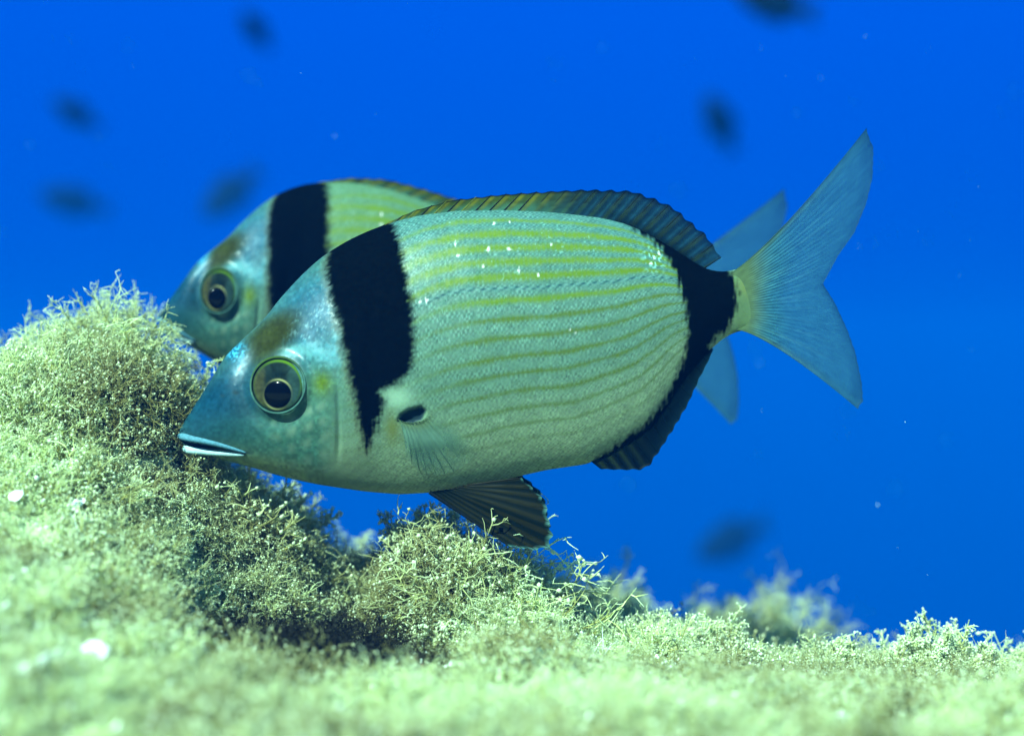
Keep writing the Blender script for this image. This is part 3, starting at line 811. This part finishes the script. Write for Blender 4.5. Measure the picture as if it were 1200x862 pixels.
def grow(B, base, dirs, length, rg, r0=0.00035, fork=5, forklen=.35, fork2=0, bead=.5, wig=.7, spread=.8, lo=0.0, droop=0.0, K=6, beadr=.00042):
    V, F, k, P = tubes(base, dirs, length, np.full(len(base), r0), rg, K=K, wig=wig, droop=droop)
    rnd = rg.uniform(0, 1, len(base))
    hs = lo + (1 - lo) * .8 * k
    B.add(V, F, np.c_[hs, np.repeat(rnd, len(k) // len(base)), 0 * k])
    def branch(P, rnd, m, ln, rr, h0, h1, sp):
        n, K_, _ = P.shape
        u = rg.uniform(.25, 1.0, (n, m)); i = np.clip((u * (K_ - 1)).astype(int), 0, K_ - 2); f = u * (K_ - 1) - i
        rows = np.arange(n)[:, None]
        b = P[rows, i] * (1 - f[..., None]) + P[rows, i + 1] * f[..., None]
        tg = P[rows, i + 1] - P[rows, i]; tg /= np.linalg.norm(tg, axis=-1)[..., None] + 1e-12
        d = tg + rg.normal(0, sp, tg.shape)
        ll = (ln[:, None] * rg.uniform(.5, 1.3, (n, m)) * (1.25 - .6 * u)).ravel()
        V, F, k, P2 = tubes(b.reshape(-1, 3), d.reshape(-1, 3), ll, np.full(n * m, rr), rg, K=4, wig=wig)
        r2 = np.clip(np.repeat(rnd, m) + rg.normal(0, .12, n * m), 0, 1)
        hb = (h0 * (1 - u) + h1 * u).ravel()
        B.add(V, F, np.c_[np.repeat(hb, 12) + (1 - np.repeat(hb, 12)) * k * .8, np.repeat(r2, 12), 0 * k])
        return P2, r2
    tips = [(P[:, -1], rnd)]
    if fork:
        P2, r2 = branch(P, rnd, fork, length * forklen, r0 * .75, lo, .85, spread); tips.append((P2[:, -1], r2))
        if fork2:
            P3, r3 = branch(P2, r2, fork2, np.repeat(length, fork) * forklen * .45, r0 * .6, .5, .95, spread); tips.append((P3[:, -1], r3))
    for tp, rd in tips:
        m = rg.uniform(0, 1, len(tp)) < bead
        if m.any():
            V, F = beads(tp[m], rg.uniform(.6, 1.3, m.sum()) * beadr, rg)
            B.add(V, F, np.c_[np.ones(len(V)), np.repeat(rd[m], 6), np.repeat(rg.uniform(.2, 1, m.sum()), 6)])

def mat_algae(name, inst=False):
    m, t, p, o = new_mat(name)
    a = N(t, 'ShaderNodeVertexColor', layer_name='col')
    sp = N(t, 'ShaderNodeSeparateColor'); t.links.new(a.outputs['Color'], sp.inputs[0])
    # r: root to tip, from brown through olive to pale straw
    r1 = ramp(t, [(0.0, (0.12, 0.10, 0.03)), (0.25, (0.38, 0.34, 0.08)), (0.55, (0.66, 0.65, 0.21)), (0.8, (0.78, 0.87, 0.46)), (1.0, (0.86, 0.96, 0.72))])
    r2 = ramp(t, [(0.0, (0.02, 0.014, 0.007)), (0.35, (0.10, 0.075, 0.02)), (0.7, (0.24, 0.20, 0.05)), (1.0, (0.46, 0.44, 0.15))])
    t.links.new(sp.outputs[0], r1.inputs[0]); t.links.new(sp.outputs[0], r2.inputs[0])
    at = N(t, 'ShaderNodeAttribute', attribute_name='tint'); at.attribute_type = 'INSTANCER' if inst else 'GEOMETRY'
    mixn = N(t, 'ShaderNodeMix', data_type='RGBA'); 
    add = N(t, 'ShaderNodeMath', operation='MULTIPLY_ADD'); add.inputs[1].default_value = .55; add.use_clamp = True
    sub = N(t, 'ShaderNodeMath', operation='SUBTRACT'); sub.inputs[1].default_value = .28
    t.links.new(sp.outputs[1], add.inputs[0]); t.links.new(at.outputs['Fac'], sub.inputs[0]); t.links.new(sub.outputs[0], add.inputs[2])
    t.links.new(add.outputs[0], mixn.inputs[0]); t.links.new(r1.outputs[0], mixn.inputs[6]); t.links.new(r2.outputs[0], mixn.inputs[7])
    mb = N(t, 'ShaderNodeMix', data_type='RGBA'); mb.inputs[7].default_value = (0.76, 0.82, 0.58, 1)
    t.links.new(sp.outputs[2], mb.inputs[0]); t.links.new(mixn.outputs[2], mb.inputs[6])
    t.links.new(mb.outputs[2], p.inputs['Base Color']); p.inputs['Roughness'].default_value = .55; p.inputs['Specular IOR Level'].default_value = .3
    dk = N(t, 'ShaderNodeMapRange'); dk.inputs[1].default_value = .9; dk.inputs[2].default_value = 1.6; dk.inputs[3].default_value = 1.0; dk.inputs[4].default_value = .04  # highest tints go near-black, painting shade into the hollows
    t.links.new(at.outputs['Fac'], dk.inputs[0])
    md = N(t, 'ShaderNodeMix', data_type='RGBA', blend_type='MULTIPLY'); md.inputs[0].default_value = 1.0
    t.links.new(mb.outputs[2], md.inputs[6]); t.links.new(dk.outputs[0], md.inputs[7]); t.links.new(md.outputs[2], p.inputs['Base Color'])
    tr = N(t, 'ShaderNodeBsdfTranslucent'); t.links.new(md.outputs[2], tr.inputs['Color'])
    ms = N(t, 'ShaderNodeMixShader'); ms.inputs[0].default_value = .5
    t.links.new(p.outputs[0], ms.inputs[1]); t.links.new(tr.outputs[0], ms.inputs[2]); t.links.new(ms.outputs[0], o.inputs['Surface'])
    return m
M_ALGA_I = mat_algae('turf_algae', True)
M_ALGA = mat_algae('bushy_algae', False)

def hemi(n, rg, up=1.0, wide=1.0):
    d = rg.normal(0, 1, (n, 3)) * np.array([wide, wide, 1]); d[:, 2] = np.abs(d[:, 2]) + up
    return d

# ---- five small turf clumps that carpet the rock
proto = bpy.data.collections.new('turf_clumps')
for i in range(6):
    rg = np.random.default_rng(300 + i)
    B = Bush()
    n = [26, 20, 34, 22, 16, 30][i]
    base = rg.normal(0, .0022, (n, 3)); base[:, 2] = -.001
    if i in (0, 2):      # soft feathery threads
        grow(B, base, hemi(n, rg, .8), rg.uniform(.008, .020, n), rg, r0=.00019, fork=7, forklen=.36, fork2=2, bead=.15, wig=1.2, spread=.9, lo=.1)
    elif i in (1, 4):    # stiff beaded twigs
        grow(B, base, hemi(n, rg, 1.2), rg.uniform(.007, .016, n), rg, r0=.0003, fork=6, forklen=.32, fork2=2, bead=.5, wig=.5, spread=.6, lo=.15, beadr=.0005)
    elif i == 3:         # low tangled threads
        grow(B, base, hemi(n, rg, .2, 1.6), rg.uniform(.008, .018, n), rg, r0=.00026, fork=5, forklen=.5, fork2=1, bead=.3, wig=2.4, spread=1.2, lo=.0, droop=.6)
    else:                # short dense nap
        grow(B, base * 1.5, hemi(n, rg, .6), rg.uniform(.004, .009, n), rg, r0=.00032, fork=7, forklen=.45, fork2=1, bead=.5, wig=.9, spread=.9, lo=.3)
    o = bpy.data.objects.new('turf_clump_%d' % i, B.mesh('turf_clump'))
    o.data.materials.append(M_ALGA_I)
    proto.objects.link(o)

def scatter(name, pts, rot, scl, idx, tint, coll):
    """one object that carries many clumps by geometry nodes"""
    me = mesh_np(name, pts, np.zeros((0, 3), int), attrs={'scl': scl, 'tint': tint}) if False else bpy.data.meshes.new(name)
    me.vertices.add(len(pts)); me.vertices.foreach_set('co', np.asarray(pts, np.float32).ravel())
    for k, a in (('scl', scl), ('tint', tint)):
        at = me.attributes.new(k, 'FLOAT', 'POINT'); at.data.foreach_set('value', np.asarray(a, np.float32))
    at = me.attributes.new('idx', 'INT', 'POINT'); at.data.foreach_set('value', np.asarray(idx, np.int32))
    at = me.attributes.new('rot', 'FLOAT_VECTOR', 'POINT'); at.data.foreach_set('vector', np.asarray(rot, np.float32).ravel())
    o = bpy.data.objects.new(name, me); COL.objects.link(o)
    g = bpy.data.node_groups.new(name, 'GeometryNodeTree')
    g.interface.new_socket('Geometry', in_out='INPUT', socket_type='NodeSocketGeometry')
    g.interface.new_socket('Geometry', in_out='OUTPUT', socket_type='NodeSocketGeometry')
    gi = g.nodes.new('NodeGroupInput'); go = g.nodes.new('NodeGroupOutput')
    ip = g.nodes.new('GeometryNodeInstanceOnPoints')
    ci = g.nodes.new('GeometryNodeCollectionInfo'); ci.inputs['Collection'].default_value = coll
    ci.inputs['Separate Children'].default_value = True; ci.inputs['Reset Children'].default_value = True
    def na(nm, ty):
        n = g.nodes.new('GeometryNodeInputNamedAttribute'); n.data_type = ty; n.inputs['Name'].default_value = nm
        return n.outputs[0]
    e2r = g.nodes.new('FunctionNodeEulerToRotation')
    g.links.new(na('rot', 'FLOAT_VECTOR'), e2r.inputs[0])
    ip.inputs['Pick Instance'].default_value = True
    g.links.new(gi.outputs[0], ip.inputs['Points']); g.links.new(ci.outputs[0], ip.inputs['Instance'])
    g.links.new(na('idx', 'INT'), ip.inputs['Instance Index'])
    g.links.new(e2r.outputs[0], ip.inputs['Rotation'])
    g.links.new(na('scl', 'FLOAT'), ip.inputs['Scale'])
    g.links.new(ip.outputs[0], go.inputs[0])
    md = o.modifiers.new('scatter', 'NODES'); md.node_group = g
    return o

def reef_normal(x, d, e=.006):
    zx = (reef_z(x + e, d) - reef_z(x - e, d)) / (2 * e); zd = (reef_z(x, d + e) - reef_z(x, d - e)) / (2 * e)
    n = np.stack([-zx, -zd, np.ones_like(zx)], -1)
    return n / np.linalg.norm(n, axis=1)[:, None]

def to_px(x, d, z):
    return 600 + x / (S * d / D0), 431 - (z - ZC) / (S * d / D0)

rg = np.random.default_rng(21)
n = 44000
d = rg.uniform(.33, .98, n); x = rg.uniform(-.56, .56, n) * np.clip(d / .61, .75, 1.4)
# more clumps where the rock is steep (even cover over the true surface)
nr_ = reef_normal(x, d)
keep = rg.uniform(0, 1, n) < np.clip(.30 / np.clip(nr_[:, 2], .2, 1), 0, 1)
x, d, nr_ = x[keep], d[keep], nr_[keep]
z = reef_z(x, d)
n = len(x)
patch = fbm(x / .045, d / .045, 111); patch2 = fbm(x / .022, (d + z) / .022, 112, 3)
tint = sst(.42, .66, patch) * .75 + .35 * (patch2 - .5)
# brown patches, and shade under ledge, left hump and hollow painted into tint
def near(px, py, dd, r):
    c = place(px, py, dd); return np.exp(-(((x - c.x) ** 2 + (d - D0 - c.y) ** 2 + (z - c.z) ** 2) / r ** 2))
wx, wy = to_px(x, d, z)
def weed_shade(cx, cy, rx, ry, k=1.0):
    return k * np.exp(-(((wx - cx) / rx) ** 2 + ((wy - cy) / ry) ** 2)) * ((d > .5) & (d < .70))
brown = (weed_shade(150, 490, 70, 50, .85) + weed_shade(240, 665, 90, 40, .35) + weed_shade(185, 560, 50, 50, .4) + weed_shade(330, 700, 130, 50, .6) + weed_shade(495, 670, 60, 60, .95)
         + weed_shade(790, 810, 150, 26, .7) + weed_shade(930, 850, 110, 24, .55) + weed_shade(1085, 845, 80, 26, .7) + weed_shade(60, 430, 40, 40, .5) + weed_shade(610, 790, 60, 25, .5))
black = weed_shade(435, 785, 80, 44, 2.1) + weed_shade(275, 768, 90, 26, 1.8) + weed_shade(355, 788, 80, 30, 1.8) + weed_shade(150, 515, 40, 32, .85)  # near-black tint standing in for shade in hollow and ledge
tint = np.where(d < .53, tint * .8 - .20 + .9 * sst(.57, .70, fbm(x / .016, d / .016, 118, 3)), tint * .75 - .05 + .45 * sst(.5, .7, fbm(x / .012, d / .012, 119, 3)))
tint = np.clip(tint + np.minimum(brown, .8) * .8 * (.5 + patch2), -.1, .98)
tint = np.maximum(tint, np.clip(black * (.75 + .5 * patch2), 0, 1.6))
scl = .84 * rg.uniform(.6, 1.25, n) * (0.75 + .6 * sst(.3, .7, fbm(x / .03, d / .03, 113)))
scl = scl * (1 + .35 * np.exp(-((d - .64) / .05) ** 2)) * (1 + .6 * sst(.6, .8, fbm(x / .018, d / .018, 117)))
idx = rg.choice(6, n, p=[.22, .16, .20, .12, .08, .22])
aim = nr_ * .7 + np.array([0, 0, .5]) + rg.normal(0, .25, (n, 3)); aim /= np.linalg.norm(aim, axis=1)[:, None]
rot = np.array([Vector(a).to_track_quat('Z', 'Y').to_matrix().to_euler()[:] for a in aim])
spin = rg.uniform(0, 6.28, n)
rot = np.array([(Vector(a).to_track_quat('Z', 'Y') @ Euler((0, 0, s)).to_quaternion()).to_euler()[:] for a, s in zip(aim, spin)])
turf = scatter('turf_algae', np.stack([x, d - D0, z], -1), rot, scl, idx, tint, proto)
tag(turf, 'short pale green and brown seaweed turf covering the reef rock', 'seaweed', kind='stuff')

# ---- pale grit and shell sand caught in the turf
n = 16000
d = rg.uniform(.36, .9, n); x = rg.uniform(-.5, .5, n) * np.clip(d / .61, .75, 1.3); z = reef_z(x, d) + rg.uniform(.0, .009, n)
V, F = beads(np.stack([x, d - D0, z], -1), rg.lognormal(0, .55, n) * .00046, rg)
m_grit = mat_plain('shell_grit', (0.66, 0.72, 0.60), rough=.6, noise=.35, nscale=300)
tag(obj('shell_grit', mesh_np('shell_grit', V, F, smooth=False), m_grit), 'pale specks of shell grit caught in the seaweed turf', 'grit', kind='stuff')

n = 2600
d = rg.uniform(.38, .62, n); x = rg.uniform(-.3, .3, n) * np.clip(d / .5, .8, 1.3); z = reef_z(x, d) + rg.uniform(.003, .012, n)
V, F = beads(np.stack([x, d - D0, z], -1), rg.lognormal(0, .45, n) * .00052, rg)
tag(obj('shell_crumbs', mesh_np('shell_crumbs', V, F, smooth=False), m_grit), 'larger pale shell crumbs lying in the near turf', 'grit', kind='stuff')
n = 700
d = rg.uniform(.5, .72, n); x = rg.uniform(-.36, .36, n); z = reef_z(x, d) + rg.uniform(.001, .008, n)
ok = fbm(x / .03, d / .03, 131) > .5
V, F = beads(np.stack([x, d - D0, z], -1)[ok], rg.lognormal(0, .4, ok.sum()) * .0008, rg)
tag(obj('red_algae_flakes', mesh_np('red_algae_flakes', V, F, smooth=False), mat_plain('red_algae', (0.22, 0.055, 0.035), rough=.7, noise=.4, nscale=300)),
    'small red brown seaweed flakes between the turf', 'seaweed', kind='stuff')
B = Bush()
n = 90
c0 = [place(px_, py_, dd_) for px_, py_, dd_ in ((665, 755, .585), (690, 745, .60), (640, 770, .575), (205, 640, .57), (440, 690, .60), (130, 640, .55))]
cc0 = np.array([c0[i] for i in rg.integers(0, 6, n)]); x = cc0[:, 0] + rg.normal(0, .008, n); d = cc0[:, 1] + D0 + rg.normal(0, .008, n)
V, F, k, P = tubes(np.stack([x, d - D0, reef_z(x, d) + .004], -1), hemi(n, rg, .6), rg.uniform(.006, .016, n), np.full(n, .00022), rg, K=8, wig=3.0)
tag(obj('pale_threads', mesh_np('pale_threads', V, F), mat_plain('pale_thread', (.75, .88, .80), rough=.5)),
    'curling pale hair thin seaweed threads on the crest', 'seaweed', kind='stuff')

# ---- bushes one can tell apart
def bush(name, label, cat, px, py, dd, nsub, rad, height, seed, kind='feather', tint=.3, group=None, lean=(0, 0, 0), dome=True):
    """a bushy alga: holdfast in the turf, many branching fronds"""
    rg = np.random.default_rng(seed)
    c = place(px, py, dd); zb = float(reef_z(np.array([c.x]), np.array([dd]))[0])
    root = Vector((c.x, c.y, zb))
    top = max(c.z - zb, .004)
    B = Bush()
    th = rg.uniform(0, 6.28, nsub); rr = rad * np.sqrt(rg.uniform(0, 1, nsub))
    bx, by = rr * np.cos(th), rr * np.sin(th)
    bz = np.array(reef_z(c.x + bx, dd + by)) - zb - .002
    base = np.stack([bx * .6, by * .6, bz * .6], -1)
    dirs = np.stack([bx / rad * .75, by / rad * .75, np.ones(nsub) * 1.0], -1) + rg.normal(0, .22, (nsub, 3)) + np.array(lean)
    ln = (height + top) * rg.uniform(.55, 1.1, nsub) * (1 - .35 * (rr / rad) ** 2)
    if kind == 'feather':
        grow(B, base, dirs, ln, rg, r0=.00042, fork=13, forklen=.28, fork2=4, bead=.16, wig=.9, spread=.85, lo=.0, K=8)
    elif kind == 'bead':
        grow(B, base, dirs, ln, rg, r0=.0006, fork=13, forklen=.24, fork2=4, bead=.5, wig=.6, spread=.62, lo=.12, K=8, beadr=.0006)
    else:
        grow(B, base, dirs, ln, rg, r0=.0004, fork=10, forklen=.35, fork2=3, bead=.05, wig=1.8, spread=1.0, lo=.0, K=8, droop=.2)
    me = B.mesh(name)
    at = me.attributes.new('tint', 'FLOAT', 'POINT'); at.data.foreach_set('value', np.full(len(me.vertices), tint, np.float32))
    o = obj(name, me, M_ALGA); o.location = root
    tag(o, label, cat, group)
    return o
G = 'seaweed bushes on the reef'
bush('seaweed_bush', 'largest fluffy brown green seaweed bush, on the left crest by the half hidden fish', 'seaweed', 138, 378, .655, 130, .029, .018, 1, 'feather', .30, G)
bush('seaweed_bush', 'thin pale seaweed spike standing on the crest at the far left edge', 'seaweed', 62, 372, .68, 22, .010, .016, 2, 'feather', .15, G)
bush('seaweed_bush', 'pale beaded seaweed bush just under the black pelvic fin', 'seaweed', 492, 606, .634, 70, .012, .010, 3, 'bead', .55, G, lean=(.1, 0, 0))
bush('seaweed_bush', 'pale green knobbly seaweed bush with a curling tip at the right end of the crest', 'seaweed', 1105, 752, .625, 80, .017, .016, 4, 'bead', .15, G, lean=(.12, 0, 0))
bush('seaweed_bush', 'low pale seaweed bush cut off by the lower right corner', 'seaweed', 1182, 772, .64, 60, .014, .012, 5, 'bead', .15, G)
bush('seaweed_bush', 'blurred yellow green seaweed bush behind the crest, in the middle', 'seaweed', 712, 682, .80, 80, .028, .014, 6, 'bead', .22, G)
bush('seaweed_bush', 'most blurred olive seaweed bush behind the crest, right of the middle', 'seaweed', 885, 700, .84, 140, .048, .020, 7, 'feather', .35, G)
bush('seaweed_bush', 'ragged seaweed bush below the snout of the front fish', 'seaweed', 305, 580, .66, 70, .024, .012, 8, 'feather', .45, G, lean=(.15, 0, 0))
bush('seaweed_bush', 'stringy seaweed bush blackened to stand for shade in the hollow under the pelvic fin', 'seaweed', 432, 722, .585, 70, .018, .009, 9, 'string', 1.5, G)  # added bush, coloured near-black as the shade of the hollow
bush('seaweed_bush', 'long low band of stringy seaweed blackened as shade on the ledge below the brown slope', 'seaweed', 285, 722, .58, 70, .020, .006, 15, 'string', 1.35, G)  # added fronds, near-black in place of the ledge's shade
bush('seaweed_bush', 'wispy seaweed bush blackened as shade between the ledge and the black hollow', 'seaweed', 352, 735, .582, 50, .015, .006, 16, 'string', 1.3, G)  # added too, its dark colour continues the painted shade
bush('seaweed_bush', 'small wispy seaweed tuft left of the large bush, right of the spike', 'seaweed', 98, 385, .665, 26, .010, .018, 21, 'feather', .2, G)
bush('seaweed_bush', 'thin ragged seaweed tuft leaning right off the large bush towards the snout', 'seaweed', 202, 425, .65, 30, .009, .010, 22, 'bead', .25, G, lean=(.35, 0, 0))
bush('seaweed_bush', 'sparse twiggy seaweed tuft on the slope behind the chin of the front fish', 'seaweed', 335, 600, .655, 34, .012, .014, 23, 'bead', .3, G, lean=(.2, 0, 0))
bush('seaweed_bush', 'small seaweed tuft with spread fingers just right of the pelvic fin tip', 'seaweed', 588, 655, .64, 24, .009, .014, 24, 'feather', .1, G, lean=(.3, 0, 0))
bush('seaweed_bush', 'low pale seaweed tuft in the dip before the blurred yellow green bush', 'seaweed', 645, 705, .635, 30, .011, .012, 25, 'bead', .2, G)
bush('seaweed_bush', 'pale twiggy seaweed tuft between the blurred yellow green bush and the knobbly one', 'seaweed', 752, 735, .63, 34, .012, .013, 26, 'feather', .2, G)
bush('seaweed_bush', 'small upright pale seaweed tuft left of the curling tip bush', 'seaweed', 1052, 772, .63, 26, .009, .014, 27, 'bead', .1, G)
bush('seaweed_bush', 'straw coloured seaweed bush with stiff forked tips, right of the dark hollow', 'seaweed', 522, 735, .59, 40, .016, .006, 10, 'bead', .2, G)
bush('seaweed_bush', 'pale knobbly seaweed bush sticking up in front of the blurred olive one', 'seaweed', 818, 738, .625, 80, .020, .011, 11, 'bead', .28, G)
bush('seaweed_bush', 'hazy blue green seaweed bush behind the crest, under the belly of the front fish', 'seaweed', 405, 640, .74, 60, .022, .010, 12, 'feather', .2, G)
bush('seaweed_bush', 'loose green seaweed bush on the slope right of the pelvic fin', 'seaweed', 575, 660, .66, 50, .018, .008, 13, 'feather', .2, G)
bush('seaweed_bush', 'low tufted seaweed bush between the knobbly bush and the right end', 'seaweed', 975, 765, .625, 60, .016, .011, 14, 'bead', .15, G)

# ---- bits of white shell lying on the turf
m_shell = mat_plain('white_shell', (0.78, 0.80, 0.74), rough=.45, noise=.12, nscale=400)
def shell(label, px, py, dd, ln, wd, ang, seed):
    rg = np.random.default_rng(seed)
    nu, nv = 16, 10
    u = np.linspace(-1, 1, nu); v = np.linspace(-1, 1, nv)
    U, Vv = np.meshgrid(u, v, indexing='ij')
    half = np.sqrt(np.clip(1 - U ** 2, 0, 1)) * (1 - .35 * U)
    X = U * ln / 2; Y = Vv * half * wd / 2; Z = wd * .28 * (1 - Vv ** 2) * half + rg.normal(0, wd * .01, U.shape) + wd * .03 * np.cos(U * 14)
    t = wd * .06
    V = np.concatenate([np.stack([X, Y, Z], -1).reshape(-1, 3), np.stack([X, Y, Z - t], -1).reshape(-1, 3)])
    f = grid_faces(nu, nv); n = nu * nv; ix = np.arange(n).reshape(nu, nv)
    rim = np.concatenate([ix[:, 0], ix[-1, 1:], ix[-2::-1, -1], ix[0, -2:0:-1]]); r2 = np.roll(rim, -1)
    o = obj('shell_fragment', mesh_np('shell_fragment', V, [np.concatenate([f, f[:, ::-1] + n, np.stack([rim, r2, r2 + n, rim + n], 1)])]), m_shell)
    c = place(px, py, dd)
    # lies on the turf under that point
    dz = np.linspace(-.03, .03, 121)
    zz = reef_z(np.full(121, c.x), dd + dz)
    pxs, pys = to_px(np.full(121, c.x), dd + dz, zz + .007)
    k = int(np.argmin(np.abs(pys - py)))
    x = (px - 600) * S * (dd + dz[k]) / D0
    o.location = (x, dd + dz[k] - D0, float(reef_z(np.array([x]), np.array([dd + dz[k]]))[0]) + .008)
    o.rotation_euler = Euler((R(48), R(ang), R(rg.uniform(-15, 15))), 'XYZ')
    o.rotation_euler = (Euler((R(50), 0, 0)).to_matrix() @ Euler((0, 0, R(ang))).to_matrix()).to_euler()
    tag(o, label, 'shell', 'white shell bits on the reef')
shell('white slanting shell splinter high on the left slope, below the fluffy bush', 60, 521, .545, .0095, .0040, 28, 1)
shell('small white shell chip at the left edge, halfway up the slope', 19, 568, .52, .006, .0045, 40, 2)
shell('white shell chip on the left slope, below the slanting splinter', 90, 577, .53, .008, .0045, 35, 3)
shell('flat white shell chip at the left end of the dark ledge', 81, 692, .50, .0085, .0032, -8, 4)
shell('largest pointed white shell, in the lower left corner', 32, 781, .455, .0125, .0050, 42, 5)
shell('round blurred white shell in the lower left foreground', 112, 768, .452, .0095, .0075, 10, 6)
shell('small white shell chip beside the dark ledge', 176, 748, .475, .0055, .0045, 60, 7)
shell('tiny pale shell chip on the turf above the dark ledge', 96, 622, .53, .0035, .0026, 70, 8)
shell('tiny curled shell sliver on the brown turf below the snout', 170, 613, .545, .006, .0022, 22, 9)

# ------------------------------------------------------------------ small dark fish far off in the blue
m_damsel = mat_plain('damselfish_skin', (0.003, 0.010, 0.013), rough=.9, spec=.02, noise=.4, nscale=60)
m_damfin = mat_plain('damselfish_fin', (0.003, 0.010, 0.013), rough=.9, spec=.02)
def damsel_meshes():
    ns, nphi = 28, 18
    u = np.linspace(0, 1, ns)
    top = np.interp(u, [0, .06, .2, .42, .62, .8, .92, 1], [0, .06, .13, .17, .155, .10, .065, .06])
    bot = -np.interp(u, [0, .06, .2, .42, .62, .8, .92, 1], [0, .05, .12, .16, .14, .09, .06, .06])
    wd = np.interp(u, [0, .06, .2, .4, .7, .92, 1], [0, .04, .075, .085, .055, .018, .008])
    top[0] = .004; bot[0] = -.004; wd[0] = .004
    ph = np.linspace(0, 2 * np.pi, nphi, endpoint=False)
    Z = ((top + bot) / 2)[:, None] + ((top - bot) / 2)[:, None] * np.sin(ph); Y = wd[:, None] * np.cos(ph); X = (u - .5)[:, None] * .78 + 0 * Z
    nose = np.arange(nphi); V = np.stack([X, Y, Z], -1).reshape(-1, 3)
    body = mesh_np('body', V, grid_faces(ns, nphi, wrap_v=True)[:, ::-1])
    def sheet(pts, th=.008):
        p = np.array(pts, float); n = len(p); c = p.mean(0)
        V = np.concatenate([np.c_[p[:, 0], np.full(n, -th), p[:, 1]], np.c_[p[:, 0], np.full(n, th), p[:, 1]], [[c[0], -th * 1.5, c[1]], [c[0], th * 1.5, c[1]]]])
        i = np.arange(n); j = (i + 1) % n
        return V, [np.c_[i, j, j + n, i + n]], np.concatenate([np.c_[i, np.full(n, 2 * n), j], np.c_[j + n, np.full(n, 2 * n + 1), i + n]])
    def mk(nm, pts):
        V, q, t = sheet(pts); return mesh_np(nm, V, [q[0], t], smooth=False)
    tail = mk('tail_fin', [(.36, .045), (.42, .08), (.52, .13), (.49, .06), (.46, .0), (.49, -.06), (.52, -.12), (.42, -.075), (.36, -.045)])
    dors = mk('dorsal_fin', [(-.16, .12), (-.10, .18), (.05, .20), (.16, .20), (.25, .16), (.25, .08), (.10, .13)])
    anal = mk('anal_fin', [(.02, -.12), (.08, -.19), (.18, -.18), (.24, -.12), (.24, -.07), (.12, -.11)])
    pelv = mk('pelvic_fin', [(-.14, -.12), (-.05, -.20), (.02, -.18), (-.04, -.12)])
    return body, tail, dors, anal, pelv
DM = damsel_meshes()
def damsel(label, px, py, dd, ln, roll, yaw):
    r = empty('damselfish', place(px, py, dd))
    tag(r, label, 'fish', 'small dark fish in the blue water')
    for nm, me in zip(('body', 'tail_fin', 'dorsal_fin', 'anal_fin', 'pelvic_fin'), DM):
        o = bpy.data.objects.new(nm, me); COL.objects.link(o); o.parent = r
        if not me.materials: me.materials.append(m_damsel if nm == 'body' else m_damfin)
    r.scale = (ln,) * 3
    r.rotation_euler = (Euler((0, R(roll), 0)).to_matrix() @ Euler((0, 0, R(yaw))).to_matrix()).to_euler()
damsel('dark blurred small fish cut off by the top edge, right of the middle', 903, 3, 5.75, 0.413, 10, 15)
damsel('faint blurred small fish near the top edge, upper left', 298, 33, 15.37, 0.608, 55, 40)
damsel('faintest blurred small fish at the left, above its darker neighbour', 86, 132, 16.09, 0.683, 32, 25)
damsel('dim blurred small fish at the left edge of the water, above the seaweed spike', 82, 236, 14.39, 0.805, 12, 20)
damsel('dark blurred small fish just above the brow of the half hidden fish', 267, 230, 6.00, 0.388, -48, 30)
damsel('blurred small fish up left of the tail tip of the front fish', 842, 141, 14.14, 0.805, 58, 30)
damsel('dark blurred small fish below the tail of the front fish', 853, 635, 5.75, 0.400, -22, 20)

# ------------------------------------------------------------------ specks drifting in the water
n = 130
d = rg.uniform(.5, 1.6, n); px = rg.uniform(-40, 1240, n); py = rg.uniform(-20, 760, n)
P = np.stack([(px - 600) * S * d / D0, d - D0, ZC + (431 - py) * S * d / D0], -1)
ok = (d > .66) | (py < 180) | (px > 1030)
ok &= P[:, 2] > reef_z(P[:, 0], d) + .02
V, F = beads(P[ok], rg.lognormal(0, .4, ok.sum()) * .00026 * d[ok], rg)
tag(obj('drifting_specks', mesh_np('drifting_specks', V, F, smooth=False), mat_plain('drifting_speck', (.35, .6, .6), rough=.7)),
    'tiny pale specks drifting in the blue water', 'specks', kind='stuff')

# ------------------------------------------------------------------ the water itself: far things fade to blue
def box(lo, hi):
    V = np.array([(x, y, z) for x in (lo[0], hi[0]) for y in (lo[1], hi[1]) for z in (lo[2], hi[2])], float)
    F = np.array([(0, 1, 3, 2), (4, 6, 7, 5), (0, 4, 5, 1), (2, 3, 7, 6), (0, 2, 6, 4), (1, 5, 7, 3)])
    return V, F
mh = bpy.data.materials.new('sea_water'); mh.use_nodes = True
th_ = mh.node_tree; th_.nodes.clear()
oh = N(th_, 'ShaderNodeOutputMaterial'); pv = N(th_, 'ShaderNodeVolumePrincipled')
pv.inputs['Color'].default_value = (0.0, 0.12, 0.52, 1)
pv.inputs['Density'].default_value = 0.075
pv.inputs['Density Attribute'].default_value = ''
th_.links.new(pv.outputs[0], oh.inputs['Volume'])
zlo = float(GZ.min()) - 1.0
V, F = box((-6.5, -3.6, zlo), (6.5, 17.5, 0.75))
hz = obj('haze', mesh_np('haze', V, F, smooth=False), mh)
tag(hz, kind='stuff')
